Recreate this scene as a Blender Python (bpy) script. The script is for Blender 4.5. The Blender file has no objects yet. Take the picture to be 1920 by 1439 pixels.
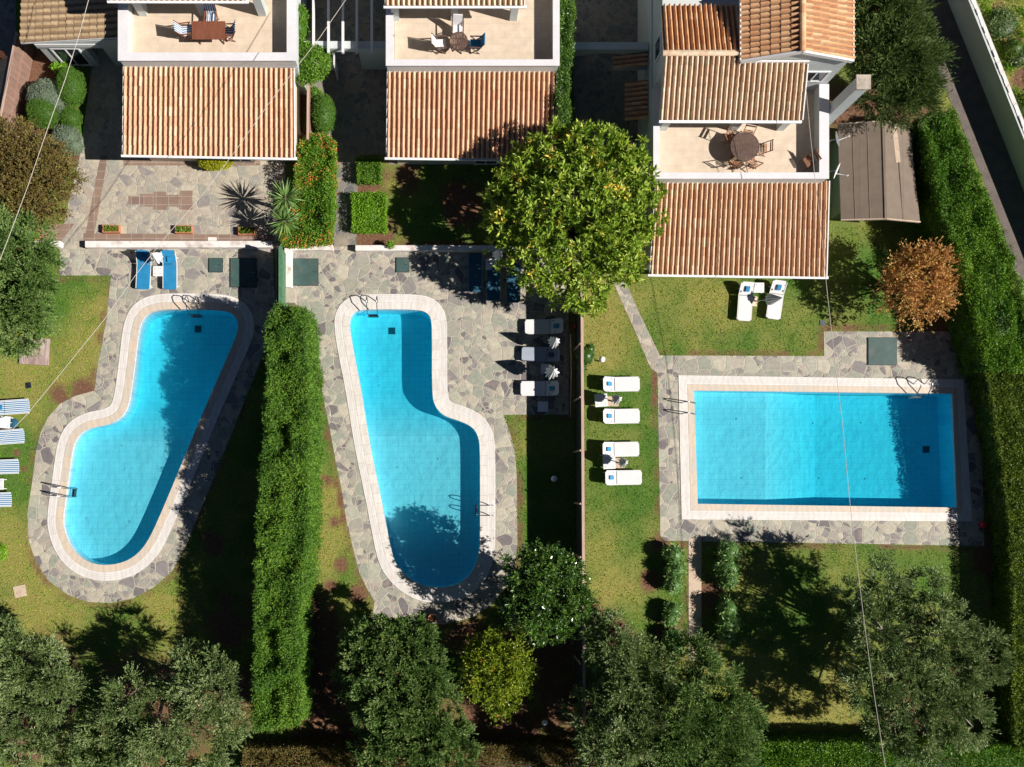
import bpy, bmesh, math, random
import numpy as np
from mathutils import Vector, Matrix
R = math.radians
C = bpy.context.scene.collection
rng = np.random.default_rng(7)
random.seed(7)

# ------------------------------------------------------------------ camera, sky, sun, exposure
CAMH, FPX, NX, NY = 48.0, 1800.0, 828.0, 920.0      # camera height, focal length in photo pixels, point straight below the camera
cd = bpy.data.cameras.new('camera'); cam = bpy.data.objects.new('camera', cd); C.objects.link(cam)
cam.location = (0, 0, CAMH); cam.rotation_euler = (0, 0, 0)
cd.sensor_width = 36; cd.sensor_fit = 'HORIZONTAL'; cd.lens = FPX / 1920 * 36
cd.shift_x = (960 - NX) / 1920; cd.shift_y = (NY - 719.5) / 1920
cd.clip_end = 2000
bpy.context.scene.camera = cam
SUN_EL = R(41.5); SUNV = Vector((1, -0.27, 0)).normalized()
sd = Vector((SUNV.x * math.cos(SUN_EL), SUNV.y * math.cos(SUN_EL), math.sin(SUN_EL)))
w = bpy.data.worlds.new("World"); bpy.context.scene.world = w; w.use_nodes = True
nt = w.node_tree; bg = nt.nodes['Background']
sky = nt.nodes.new('ShaderNodeTexSky'); sky.sky_type = 'NISHITA'; sky.sun_disc = False
sky.air_density = 0.35; sky.dust_density = 0.0; sky.ozone_density = 2.0; sky.altitude = 50
sky.sun_elevation = SUN_EL; sky.sun_rotation = math.atan2(sd.x, sd.y)
nt.links.new(sky.outputs[0], bg.inputs[0]); bg.inputs[1].default_value = 0.05
sl = bpy.data.lights.new('sun', 'SUN'); sl.energy = 5.0; sl.angle = R(0.5); sl.color = (1, 0.955, 0.89)
so = bpy.data.objects.new('sun', sl); C.objects.link(so)
so.rotation_euler = (-sd).to_track_quat('-Z', 'Y').to_euler(); so.location = (40, -20, 60)
vs = bpy.context.scene.view_settings
vs.view_transform = 'Standard'; vs.look = 'None'; vs.gamma = 1; vs.exposure = 0.52

def g(px, py, z=0.0):
    """world point at height z that stands at this spot of the survey grid (photo pixels)"""
    k = (CAMH - z) / FPX
    return Vector(((px - NX) * k, (NY - py) * k, z))

# ------------------------------------------------------------------ materials
def newmat(name):
    m = bpy.data.materials.new(name); m.use_nodes = True
    t = m.node_tree; b = t.nodes['Principled BSDF']
    return m, t, b
def nd(t, kind, **kw):
    n = t.nodes.new(kind)
    for k, v in kw.items():
        if k.startswith('i_'):
            key = k[2:]
            key = int(key) if key.isdigit() else key.replace('_', ' ')
            n.inputs[key].default_value = v
        else: setattr(n, k, v)
    return n
def ramp(t, fac, stops, interp='LINEAR'):
    r = t.nodes.new('ShaderNodeValToRGB'); r.color_ramp.interpolation = interp
    e = r.color_ramp.elements
    while len(e) < len(stops): e.new(0.5)
    for i, (p, c) in enumerate(stops):
        e[i].position = p; e[i].color = (*c, 1)
    t.links.new(fac, r.inputs[0]); return r.outputs[0]
def mixc(t, fac, a, b, mode='MIX'):
    n = t.nodes.new('ShaderNodeMix'); n.data_type = 'RGBA'; n.blend_type = mode
    for i, x in ((0, fac), (6, a), (7, b)):
        if hasattr(x, 'is_linked') or hasattr(x, 'links'): t.links.new(x, n.inputs[i])
        else: n.inputs[i].default_value = x if i == 0 else (*x, 1)
    return n.outputs[2]
def geo(t): return t.nodes.new('ShaderNodeNewGeometry').outputs['Position']
def noise(t, scale, detail=3, vec=None, rough=0.5):
    n = nd(t, 'ShaderNodeTexNoise', i_Scale=scale, i_Detail=detail, i_Roughness=rough)
    t.links.new(vec if vec is not None else geo(t), n.inputs['Vector']); return n.outputs[0]
def math_(t, op, a, b=None):
    n = t.nodes.new('ShaderNodeMath'); n.operation = op
    for i, x in enumerate((a, b)):
        if x is None: continue
        if isinstance(x, (int, float)): n.inputs[i].default_value = x
        else: t.links.new(x, n.inputs[i])
    return n.outputs[0]
def bump(t, b, h, strength=0.4, dist=0.02):
    n = nd(t, 'ShaderNodeBump', i_Strength=strength, i_Distance=dist)
    t.links.new(h, n.inputs['Height']); t.links.new(n.outputs[0], b.inputs['Normal'])

def plain(name, col, rough=0.7, var=0.15, scale=3.0, metal=0.0, dirt=None, bumpy=0.0):
    m, t, b = newmat(name)
    n1 = noise(t, scale, 4); n2 = noise(t, scale * 9, 3)
    f = math_(t, 'MULTIPLY', n1, n2)
    lo = tuple(c * (1 - var) for c in col); hi = tuple(min(1, c * (1 + var)) for c in col)
    c = ramp(t, f, [(0.12, lo), (0.4, hi)])
    if dirt:
        c = mixc(t, ramp(t, noise(t, scale * 0.7, 6, rough=0.7), [(0.52, (0, 0, 0)), (0.68, (1, 1, 1))]), c, dirt)
    t.links.new(c, b.inputs['Base Color'])
    b.inputs['Roughness'].default_value = rough; b.inputs['Metallic'].default_value = metal
    if bumpy: bump(t, b, n2, bumpy)
    return m

def stone_mat(name, scale=1.75, stops=None, joint=(0.44, 0.385, 0.31), jw=0.022, offset=(0, 0, 0)):
    m, t, b = newmat(name)
    mp = nd(t, 'ShaderNodeMapping'); mp.inputs[1].default_value = offset
    t.links.new(geo(t), mp.inputs[0]); v = mp.outputs[0]
    nz = nd(t, 'ShaderNodeTexNoise', i_Scale=1.2, i_Detail=1.0); t.links.new(v, nz.inputs['Vector'])
    vm = nd(t, 'ShaderNodeVectorMath', operation='SCALE'); vm.inputs['Scale'].default_value = 0.35
    t.links.new(nz.outputs['Color'], vm.inputs[0])
    va = nd(t, 'ShaderNodeVectorMath', operation='ADD'); t.links.new(v, va.inputs[0]); t.links.new(vm.outputs[0], va.inputs[1])
    v = va.outputs[0]
    def vor(sc, feat='F1'):
        n = nd(t, 'ShaderNodeTexVoronoi', i_Scale=sc, voronoi_dimensions='2D', feature=feat); t.links.new(v, n.inputs['Vector']); return n
    vc, ve, fc, fe = vor(scale), vor(scale, 'DISTANCE_TO_EDGE'), vor(scale * 2.1), vor(scale * 2.1, 'DISTANCE_TO_EDGE')
    s1 = nd(t, 'ShaderNodeSeparateColor'); t.links.new(vc.outputs['Color'], s1.inputs[0])
    s2 = nd(t, 'ShaderNodeSeparateColor'); t.links.new(fc.outputs['Color'], s2.inputs[0])
    pick = math_(t, 'GREATER_THAN', s1.outputs[1], .45)          # these big cells are broken into smaller stones
    mx_ = nd(t, 'ShaderNodeMix'); t.links.new(pick, mx_.inputs[0]); t.links.new(s1.outputs[0], mx_.inputs[2]); t.links.new(s2.outputs[0], mx_.inputs[3]); hue = mx_.outputs[0]
    fed = math_(t, 'ADD', math_(t, 'MULTIPLY', fe.outputs['Distance'], .75), math_(t, 'MULTIPLY', math_(t, 'SUBTRACT', 1.0, pick), 9.0))
    edge = math_(t, 'MINIMUM', ve.outputs['Distance'], fed)
    stops = stops or [(0, (.40, .365, .30)), (.15, (.30, .29, .25)), (.28, (.27, .285, .235)), (.42, (.37, .365, .30)), (.55, (.235, .22, .21)), (.64, (.44, .41, .33)), (.74, (.31, .29, .255)), (.80, (.155, .14, .145)), (.92, (.22, .20, .20))]
    c = ramp(t, hue, stops, 'CONSTANT')
    n1 = noise(t, 5, 5, rough=0.65)
    c = mixc(t, 0.75, c, ramp(t, n1, [(0.3, (.72, .70, .685)), (0.7, (1.2, 1.15, 1.08))]), 'MULTIPLY')
    c = mixc(t, ramp(t, noise(t, 1.4, 4), [(.56, (0, 0, 0)), (.72, (.6, .6, .6))]), c, (.36, .28, .22))
    e = ramp(t, edge, [(jw, (1, 1, 1)), (jw * 2.2, (0, 0, 0))])
    c = mixc(t, e, c, mixc(t, 0.5, joint, ramp(t, noise(t, 3, 3), [(.35, tuple(x * .62 for x in joint)), (.6, joint)])))
    t.links.new(c, b.inputs['Base Color']); b.inputs['Roughness'].default_value = 0.78
    hh = math_(t, 'ADD', math_(t, 'MULTIPLY', n1, 0.5), ramp(t, edge, [(0, (0, 0, 0)), (jw * 2.5, (1, 1, 1))]))
    bump(t, b, hh, 0.6, 0.02)
    return m

def tile_mat(name, stops, stain=(.16, .11, .07), stain_amt=(.58, .74)):
    m, t, b = newmat(name)
    uv = nd(t, 'ShaderNodeUVMap'); wn = nd(t, 'ShaderNodeTexWhiteNoise', noise_dimensions='2D')
    t.links.new(uv.outputs[0], wn.inputs['Vector'])
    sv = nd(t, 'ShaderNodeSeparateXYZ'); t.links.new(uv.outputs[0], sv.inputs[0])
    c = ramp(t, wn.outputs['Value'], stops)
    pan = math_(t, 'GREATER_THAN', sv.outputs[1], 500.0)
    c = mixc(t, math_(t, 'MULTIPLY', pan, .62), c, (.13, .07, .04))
    n = noise(t, 6, 6, rough=0.7)
    c = mixc(t, 0.8, c, ramp(t, n, [(.3, (.72, .70, .68)), (.65, (1.12, 1.12, 1.12))]), 'MULTIPLY')
    c = mixc(t, ramp(t, noise(t, 2.3, 6, rough=.75), [(stain_amt[0], (0, 0, 0)), (stain_amt[1], (.75, .75, .75))]), c, stain)
    t.links.new(c, b.inputs['Base Color']); b.inputs['Roughness'].default_value = 0.85
    bump(t, b, noise(t, 40, 3), 0.3, 0.01)
    return m

def leaf_mat(name, stops, trans=0.25, rough=0.5, spec=0.3):
    m, t, b = newmat(name)
    at = nd(t, 'ShaderNodeAttribute', attribute_name='rnd')
    c = ramp(t, at.outputs['Fac'], stops)
    t.links.new(c, b.inputs['Base Color']); b.inputs['Roughness'].default_value = rough
    b.inputs['Specular IOR Level'].default_value = spec
    tr = t.nodes.new('ShaderNodeBsdfTranslucent'); t.links.new(c, tr.inputs[0])
    mx = t.nodes.new('ShaderNodeMixShader'); mx.inputs[0].default_value = trans
    out = t.nodes['Material Output']
    t.links.new(b.outputs[0], mx.inputs[1]); t.links.new(tr.outputs[0], mx.inputs[2]); t.links.new(mx.outputs[0], out.inputs[0])
    return m

def brick_mat(name, c1, c2, mortar, bw, bh, ms=0.01, offset=0.5, rough=0.6, rot=0.0, var=0.5):
    m, t, b = newmat(name)
    mp = nd(t, 'ShaderNodeMapping'); mp.inputs[2].default_value = (0, 0, rot); t.links.new(geo(t), mp.inputs[0])
    br = nd(t, 'ShaderNodeTexBrick', offset=offset); br.inputs['Scale'].default_value = 1.0
    t.links.new(mp.outputs[0], br.inputs['Vector'])
    br.inputs['Color1'].default_value = (*c1, 1); br.inputs['Color2'].default_value = (*c2, 1); br.inputs['Mortar'].default_value = (*mortar, 1)
    br.inputs['Mortar Size'].default_value = ms; br.inputs['Brick Width'].default_value = bw; br.inputs['Row Height'].default_value = bh
    c = mixc(t, var, br.outputs[0], ramp(t, noise(t, 2.5, 5), [(.3, (.78, .76, .74)), (.7, (1.12, 1.1, 1.08))]), 'MULTIPLY')
    t.links.new(c, b.inputs['Base Color']); b.inputs['Roughness'].default_value = rough
    return m

def wood_mat(name, a, c2, scale=14, rough=0.6, axis=0):
    m, t, b = newmat(name)
    tc = nd(t, 'ShaderNodeTexCoord'); mp = nd(t, 'ShaderNodeMapping')
    s = [1, 1, 1]; s[axis] = 0.12; mp.inputs[3].default_value = s
    t.links.new(tc.outputs['Object'], mp.inputs[0])
    n = noise(t, scale, 5, mp.outputs[0], .6)
    c = ramp(t, n, [(.3, a), (.7, c2)])
    t.links.new(c, b.inputs['Base Color']); b.inputs['Roughness'].default_value = rough
    return m

def stripe_mat(name, a, c2, freq, axis=0, duty=0.5, rough=0.8):
    m, t, b = newmat(name)
    tc = nd(t, 'ShaderNodeTexCoord'); sp = nd(t, 'ShaderNodeSeparateXYZ'); t.links.new(tc.outputs['Object'], sp.inputs[0])
    f = math_(t, 'FRACT', math_(t, 'ADD', math_(t, 'MULTIPLY', sp.outputs[axis], freq), 50.25))
    f = math_(t, 'GREATER_THAN', f, duty)
    c = mixc(t, f, a, c2)
    t.links.new(c, b.inputs['Base Color']); b.inputs['Roughness'].default_value = rough
    return m

M = {}
M['paving'] = stone_mat('crazy_paving')
M['paving_pale'] = stone_mat('pale_paving', 2.0, [(0, (.40, .36, .29)), (.2, (.34, .31, .26)), (.4, (.42, .38, .30)), (.55, (.30, .29, .25)), (.7, (.25, .23, .22)), (.82, (.36, .30, .24)), (.92, (.44, .40, .33))], offset=(13, 7, 0))
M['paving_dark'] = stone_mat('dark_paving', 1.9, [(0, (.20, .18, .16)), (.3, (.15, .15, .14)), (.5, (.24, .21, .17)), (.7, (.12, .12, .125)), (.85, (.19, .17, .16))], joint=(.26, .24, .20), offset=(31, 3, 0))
M['border_tile'] = brick_mat('brown_tile', (.27, .18, .135), (.21, .14, .11), (.34, .28, .23), .62, .42, .015, 0.0)
M['asphalt'] = plain('asphalt', (.135, .108, .094), .9, .25, 2.0, bumpy=.4)
M['wall_paint'] = plain('pale_grey_paint', (.50, .53, .52), .75, .08, 1.2)
M['wall_white'] = plain('white_paint', (.66, .65, .65), .6, .06, 1.5)
M['wall_cream'] = plain('cream_wall', (.62, .54, .42), .8, .1, 1.5)
M['cap'] = plain('parapet_cap_paint', (.64, .62, .635), .6, .06, 1.2, dirt=(.60, .58, .58))
M['lowwall'] = plain('whitewashed_wall', (.72, .66, .62), .8, .1, 2.2, dirt=(.42, .34, .30))
M['concrete'] = plain('rough_concrete', (.42, .36, .29), .9, .25, 2.5, dirt=(.25, .19, .16), bumpy=.5)
M['terrace'] = brick_mat('terrace_tile', (.63, .51, .395), (.58, .465, .35), (.52, .42, .33), .66, .33, .008)
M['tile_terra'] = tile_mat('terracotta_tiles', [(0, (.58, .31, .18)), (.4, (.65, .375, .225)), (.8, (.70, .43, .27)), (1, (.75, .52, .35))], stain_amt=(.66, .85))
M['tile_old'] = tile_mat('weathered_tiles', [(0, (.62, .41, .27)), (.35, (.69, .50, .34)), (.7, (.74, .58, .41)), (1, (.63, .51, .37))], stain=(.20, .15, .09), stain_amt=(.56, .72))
M['tile_mid'] = tile_mat('mid_tone_tiles', [(0, (.60, .34, .20)), (.4, (.68, .43, .27)), (.8, (.74, .52, .35)), (1, (.78, .60, .43))], stain_amt=(.62, .80))  # own tile colour, between the terracotta and the weathered mixes
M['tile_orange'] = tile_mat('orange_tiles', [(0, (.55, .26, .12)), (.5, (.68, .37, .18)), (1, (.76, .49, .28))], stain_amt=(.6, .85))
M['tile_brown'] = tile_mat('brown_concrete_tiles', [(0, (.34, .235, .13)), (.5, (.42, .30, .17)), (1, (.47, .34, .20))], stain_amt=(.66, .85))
M['felt'] = brick_mat('roof_felt', (.20, .155, .12), (.175, .135, .105), (.115, .085, .068), 60, 1.05, .008, 0, .95, R(90))
M['white_metal'] = plain('white_metal', (.8, .8, .8), .35, .03)
M['steel'] = plain('steel', (.42, .42, .43), .28, .05, metal=1.0)
M['glass'] = plain('window_glass', (.03, .04, .05), .08, .1)
M['cover_green'] = plain('green_cover', (.040, .082, .075), .6, .22, 2.2, dirt=(.09, .10, .085))
M['cover_frame'] = plain('cover_frame', (.03, .045, .04), .6, .1)
M['plastic_white'] = plain('white_plastic', (.68, .67, .66), .4, .03, 2)
M['cushion_white'] = plain('white_sling', (.66, .64, .64), .75, .05, 2)
M['blue'] = plain('blue_fabric', (.012, .20, .40), .65, .14, 3)
M['blue_deep'] = plain('deep_blue_fabric', (.012, .085, .14), .7, .14, 3)
M['grey_sling'] = plain('grey_sling', (.30, .34, .40), .7, .1, 3)
M['navy'] = stripe_mat('navy_stripes', (.02, .035, .10), (.10, .14, .22), 9, 0, .8)
M['stripe'] = stripe_mat('blue_white_stripes', (.62, .66, .70), (.035, .16, .30), 10.5, 0, .5)
M['stripe_chair'] = stripe_mat('chair_stripes', (.74, .74, .74), (.10, .19, .33), 9.5, 0, .45)
M['teak'] = wood_mat('reddish_teak', (.15, .045, .022), (.225, .078, .04), 14, axis=1)
M['darkwood'] = wood_mat('dark_wood', (.075, .042, .032), (.13, .072, .052), 14)
M['chairwood'] = wood_mat('chair_wood', (.22, .085, .035), (.36, .16, .075), 14)
M['fencewood'] = wood_mat('fence_wood', (.21, .12, .09), (.34, .21, .16), 10, .85, 2)
M['railwood'] = wood_mat('rail_wood', (.40, .26, .20), (.52, .37, .30), 10, .85, 1)
M['lidwood'] = wood_mat('weathered_lid', (.17, .075, .065), (.52, .42, .38), 5, .8, 1)
M['netting'] = plain('dark_green_netting', (.022, .030, .022), .9, .3, 5)
M['greennet'] = plain('green_net', (.07, .17, .09), .9, .3, 5)
M['shedgreen'] = plain('shed_green', (.07, .11, .06), .9, .2, 5)
M['terracotta'] = plain('terracotta_pot', (.48, .19, .10), .8, .12, 5)
M['soil'] = plain('red_soil', (.25, .115, .06), .95, .3, 3.0, dirt=(.20, .16, .07), bumpy=.7)
M['slab'] = plain('tan_slab', (.52, .40, .30), .9, .12, 3, dirt=(.33, .21, .14))
M['umbrella'] = plain('white_canvas', (.78, .77, .76), .8, .04, 3)
M['globe'] = plain('opal_globe', (.80, .79, .77), .3, .02)
M['black'] = plain('black_plastic', (.02, .02, .022), .4, .1)
M['red'] = plain('red_plastic', (.45, .03, .025), .5, .1)
M['bark'] = wood_mat('bark', (.10, .075, .05), (.22, .18, .13), 8, .9, 2)
M['bark_pale'] = wood_mat('pale_bark', (.22, .19, .15), (.42, .37, .30), 8, .9, 2)
M['cable'] = plain('pale_cable', (.50, .44, .38), .7, .1)
M['drain'] = plain('drain_grate', (.035, .09, .12), .6, .1, 9)

def marble_mat(name, base, alt, tile, slots=False, across=None):
    """coping: uv x runs along the pool edge in metres, uv y across it"""
    m, t, b = newmat(name)
    uv = nd(t, 'ShaderNodeUVMap'); sp = nd(t, 'ShaderNodeSeparateXYZ'); t.links.new(uv.outputs[0], sp.inputs[0])
    u = math_(t, 'DIVIDE', sp.outputs[0], tile); fl = math_(t, 'FLOOR', u); fr = math_(t, 'FRACT', u)
    wn = nd(t, 'ShaderNodeTexWhiteNoise', noise_dimensions='1D'); t.links.new(fl, wn.inputs['W'])
    c = ramp(t, wn.outputs['Value'], [(0, base), (.55, tuple((x + y) / 2 for x, y in zip(base, alt))), (1, alt)])
    wv = nd(t, 'ShaderNodeTexWave', i_Scale=1.1, i_Distortion=9.0, i_Detail=4.0); t.links.new(geo(t), wv.inputs['Vector'])
    c = mixc(t, .35, c, ramp(t, wv.outputs[0], [(.1, (.82, .80, .78)), (.8, (1.05, 1.05, 1.05))]), 'MULTIPLY')
    j = math_(t, 'LESS_THAN', fr, .012 / tile)
    c = mixc(t, j, c, (.34, .28, .24))
    if slots:
        v = math_(t, 'FRACT', math_(t, 'DIVIDE', sp.outputs[1], across))
        l = math_(t, 'LESS_THAN', v, .17)
        s2 = math_(t, 'LESS_THAN', math_(t, 'FRACT', math_(t, 'DIVIDE', sp.outputs[0], .05)), .3)
        mid = math_(t, 'MULTIPLY', math_(t, 'GREATER_THAN', sp.outputs[1], .12), math_(t, 'LESS_THAN', sp.outputs[1], .34))
        k = math_(t, 'MAXIMUM', math_(t, 'MULTIPLY', s2, math_(t, 'MULTIPLY', mid, .35)), math_(t, 'MULTIPLY', l, .6))
        c = mixc(t, k, c, (.40, .34, .33))
    c = mixc(t, ramp(t, noise(t, 1.3, 5), [(.5, (0, 0, 0)), (.75, (.5, .5, .5))]), c, (.52, .44, .38))
    t.links.new(c, b.inputs['Base Color']); b.inputs['Roughness'].default_value = .55
    return m
M['coping_beige'] = marble_mat('beige_marble', (.60, .485, .37), (.52, .46, .385), .62)
M['coping_white'] = marble_mat('white_marble_grate', (.70, .66, .62), (.64, .61, .575), .9, True, .105)
M['coping_pool2'] = marble_mat('pinkish_marble', (.68, .635, .59), (.60, .56, .51), .5)

def pooltile():
    m, t, b = newmat('pool_mosaic')
    tc = geo(t)
    def grid(sc):
        sp = nd(t, 'ShaderNodeSeparateXYZ'); t.links.new(tc, sp.inputs[0])
        a = math_(t, 'LESS_THAN', math_(t, 'FRACT', math_(t, 'MULTIPLY', sp.outputs[0], sc)), .08)
        c = math_(t, 'LESS_THAN', math_(t, 'FRACT', math_(t, 'MULTIPLY', sp.outputs[1], sc)), .09)
        return math_(t, 'MAXIMUM', a, c)
    n = nd(t, 'ShaderNodeTexVoronoi', i_Scale=3.3, voronoi_dimensions='2D', distance='CHEBYCHEV', i_Randomness=0.0); t.links.new(tc, n.inputs['Vector'])
    sep = nd(t, 'ShaderNodeSeparateColor'); t.links.new(n.outputs['Color'], sep.inputs[0])
    c = ramp(t, sep.outputs[0], [(0, (.94, .90, .97)), (1, (.98, .95, 1.0))])
    c = mixc(t, math_(t, 'MULTIPLY', grid(3.6), .55), c, (.58, .70, .88))
    c = mixc(t, .5, c, ramp(t, noise(t, 1.2, 4), [(.3, (.88, .9, .92)), (.7, (1.08, 1.06, 1.04))]), 'MULTIPLY')
    t.links.new(c, b.inputs['Base Color']); b.inputs['Roughness'].default_value = .6
    return m
M['pooltile'] = pooltile()
def watermat():
    m = bpy.data.materials.new('pool_water'); m.use_nodes = True; t = m.node_tree
    t.nodes.remove(t.nodes['Principled BSDF']); out = t.nodes['Material Output']
    tr = nd(t, 'ShaderNodeBsdfTransparent'); gl = nd(t, 'ShaderNodeBsdfGlossy', i_Roughness=.03)
    fr = nd(t, 'ShaderNodeFresnel', i_IOR=1.33)
    bp = nd(t, 'ShaderNodeBump', i_Strength=.12, i_Distance=.006); t.links.new(noise(t, 2.2, 2), bp.inputs['Height'])
    t.links.new(bp.outputs[0], gl.inputs['Normal']); t.links.new(bp.outputs[0], fr.inputs['Normal'])
    mx = nd(t, 'ShaderNodeMixShader'); t.links.new(fr.outputs[0], mx.inputs[0]); t.links.new(tr.outputs[0], mx.inputs[1]); t.links.new(gl.outputs[0], mx.inputs[2])
    t.links.new(mx.outputs[0], out.inputs[0])
    va = nd(t, 'ShaderNodeVolumeAbsorption'); va.inputs[0].default_value = (.14, .95, 1.0, 1); va.inputs[1].default_value = 1.0
    t.links.new(va.outputs[0], out.inputs['Volume'])
    return m
M['water'] = watermat()

# leaves
M['lf_broad'] = leaf_mat('broad_leaves', [(0, (.06, .13, .010)), (.35, (.21, .33, .03)), (.75, (.42, .52, .07)), (.92, (.56, .60, .12)), (.95, (.80, .52, .07)), (1, (.80, .68, .12))], .22, .5, .35)
M['lf_olive'] = leaf_mat('olive_leaves', [(0, (.04, .075, .018)), (.35, (.13, .20, .055)), (.7, (.29, .37, .14)), (.95, (.56, .58, .35)), (1, (.46, .28, .17))], .18, .5)
M['lf_olive_dark'] = leaf_mat('dark_olive_leaves', [(0, (.035, .08, .015)), (.4, (.11, .20, .04)), (.8, (.26, .36, .11)), (.96, (.50, .52, .28)), (1, (.46, .26, .14))], .15, .5)
M['lf_conifer'] = leaf_mat('conifer_leaves', [(0, (.03, .08, .010)), (.45, (.09, .20, .018)), (.85, (.20, .34, .035)), (.945, (.33, .42, .08)), (1, (.44, .22, .11))], .12, .6)
M['lf_hedge'] = leaf_mat('privet_leaves', [(0, (.035, .10, .008)), (.5, (.11, .24, .014)), (.9, (.25, .40, .035)), (1, (.42, .44, .07))], .15, .5, .3)
M['lf_hedge2'] = leaf_mat('yellow_hedge_leaves', [(0, (.04, .08, .01)), (.5, (.12, .18, .015)), (.85, (.28, .34, .035)), (1, (.46, .42, .06))], .15, .5, .3)
M['lf_box'] = leaf_mat('box_leaves', [(0, (.05, .12, .012)), (.5, (.12, .25, .02)), (1, (.24, .40, .04))], .2, .5)
M['lf_box_bright'] = leaf_mat('bright_box_leaves', [(0, (.09, .20, .012)), (.5, (.19, .38, .02)), (1, (.36, .56, .05))], .2, .5)
M['lf_topiary'] = leaf_mat('topiary_leaves', [(0, (.045, .105, .012)), (.6, (.085, .19, .018)), (1, (.14, .26, .03))], .12, .6)
M['lf_sage'] = leaf_mat('sage_leaves', [(0, (.10, .14, .085)), (.6, (.20, .25, .17)), (.9, (.28, .31, .22)), (1, (.26, .14, .12))], .1, .7)
M['lf_gold'] = leaf_mat('golden_leaves', [(0, (.16, .20, .01)), (.5, (.36, .38, .015)), (1, (.60, .55, .05))], .2, .5)
M['lf_lantana'] = leaf_mat('lantana_leaves', [(0, (.05, .13, .01)), (.5, (.13, .28, .02)), (.90, (.27, .42, .04)), (.93, (.80, .33, .06)), (1, (.85, .25, .08))], .2, .5)
M['lf_copper'] = leaf_mat('copper_leaves', [(0, (.22, .11, .03)), (.3, (.52, .26, .08)), (.65, (.70, .40, .14)), (.85, (.48, .44, .10)), (1, (.74, .58, .22))], .25, .5)
M['lf_russet'] = leaf_mat('russet_leaves', [(0, (.07, .055, .015)), (.4, (.18, .12, .035)), (.7, (.19, .19, .045)), (1, (.40, .20, .11))], .15, .5)
M['lf_citrus'] = leaf_mat('citrus_leaves', [(0, (.07, .12, .008)), (.5, (.20, .28, .015)), (.9, (.42, .46, .04)), (.94, (.68, .22, .04)), (1, (.68, .25, .04))], .2, .45, .4)
M['lf_glossy'] = leaf_mat('glossy_leaves', [(0, (.03, .07, .010)), (.5, (.07, .15, .020)), (1, (.18, .29, .05))], .12, .25, .8)
M['lf_ole'] = leaf_mat('oleander_leaves', [(0, (.07, .15, .035)), (.5, (.18, .32, .08)), (1, (.42, .56, .24))], .15, .45)
M['lf_feather'] = leaf_mat('feathery_leaves', [(0, (.045, .08, .018)), (.5, (.11, .17, .04)), (1, (.26, .33, .10))], .15, .6)
M['lf_yucca'] = leaf_mat('yucca_leaves', [(0, (.07, .15, .03)), (.6, (.17, .29, .07)), (1, (.32, .42, .14))], .1, .4, .5)
M['lf_ivy'] = leaf_mat('ivy_leaves', [(0, (.03, .08, .01)), (.5, (.085, .18, .02)), (1, (.20, .32, .05))], .15, .4, .5)
M['grass'] = leaf_mat('grass_blades', [(0, (.07, .25, .012)), (.35, (.20, .41, .028)), (.68, (.35, .50, .05)), (.9, (.57, .53, .11)), (1, (.60, .38, .16))], .3, .6)

# ------------------------------------------------------------------ objects
def tag(o, label=None, cat=None, group=None, kind=None):
    if label: o['label'] = label
    if cat: o['category'] = cat
    if group: o['group'] = group
    if kind: o['kind'] = kind
    return o
def thing(name, label, cat, loc=(0, 0, 0), rz=0.0, group=None):
    o = bpy.data.objects.new(name, None); C.objects.link(o); o.empty_display_size = .2
    o.location = loc; o.rotation_euler = (0, 0, rz); return tag(o, label, cat, group)
def dup(root, loc, rz=0.0, label=None, group=None):
    r = root.copy(); C.objects.link(r); r.location = loc; r.rotation_euler = (0, 0, rz)
    if label: r['label'] = label
    if group: r['group'] = group
    for ch in list(root.children):
        c = ch.copy(); C.objects.link(c); c.parent = r
        for gg in ch.children:
            d = gg.copy(); C.objects.link(d); d.parent = c
    return r

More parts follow.
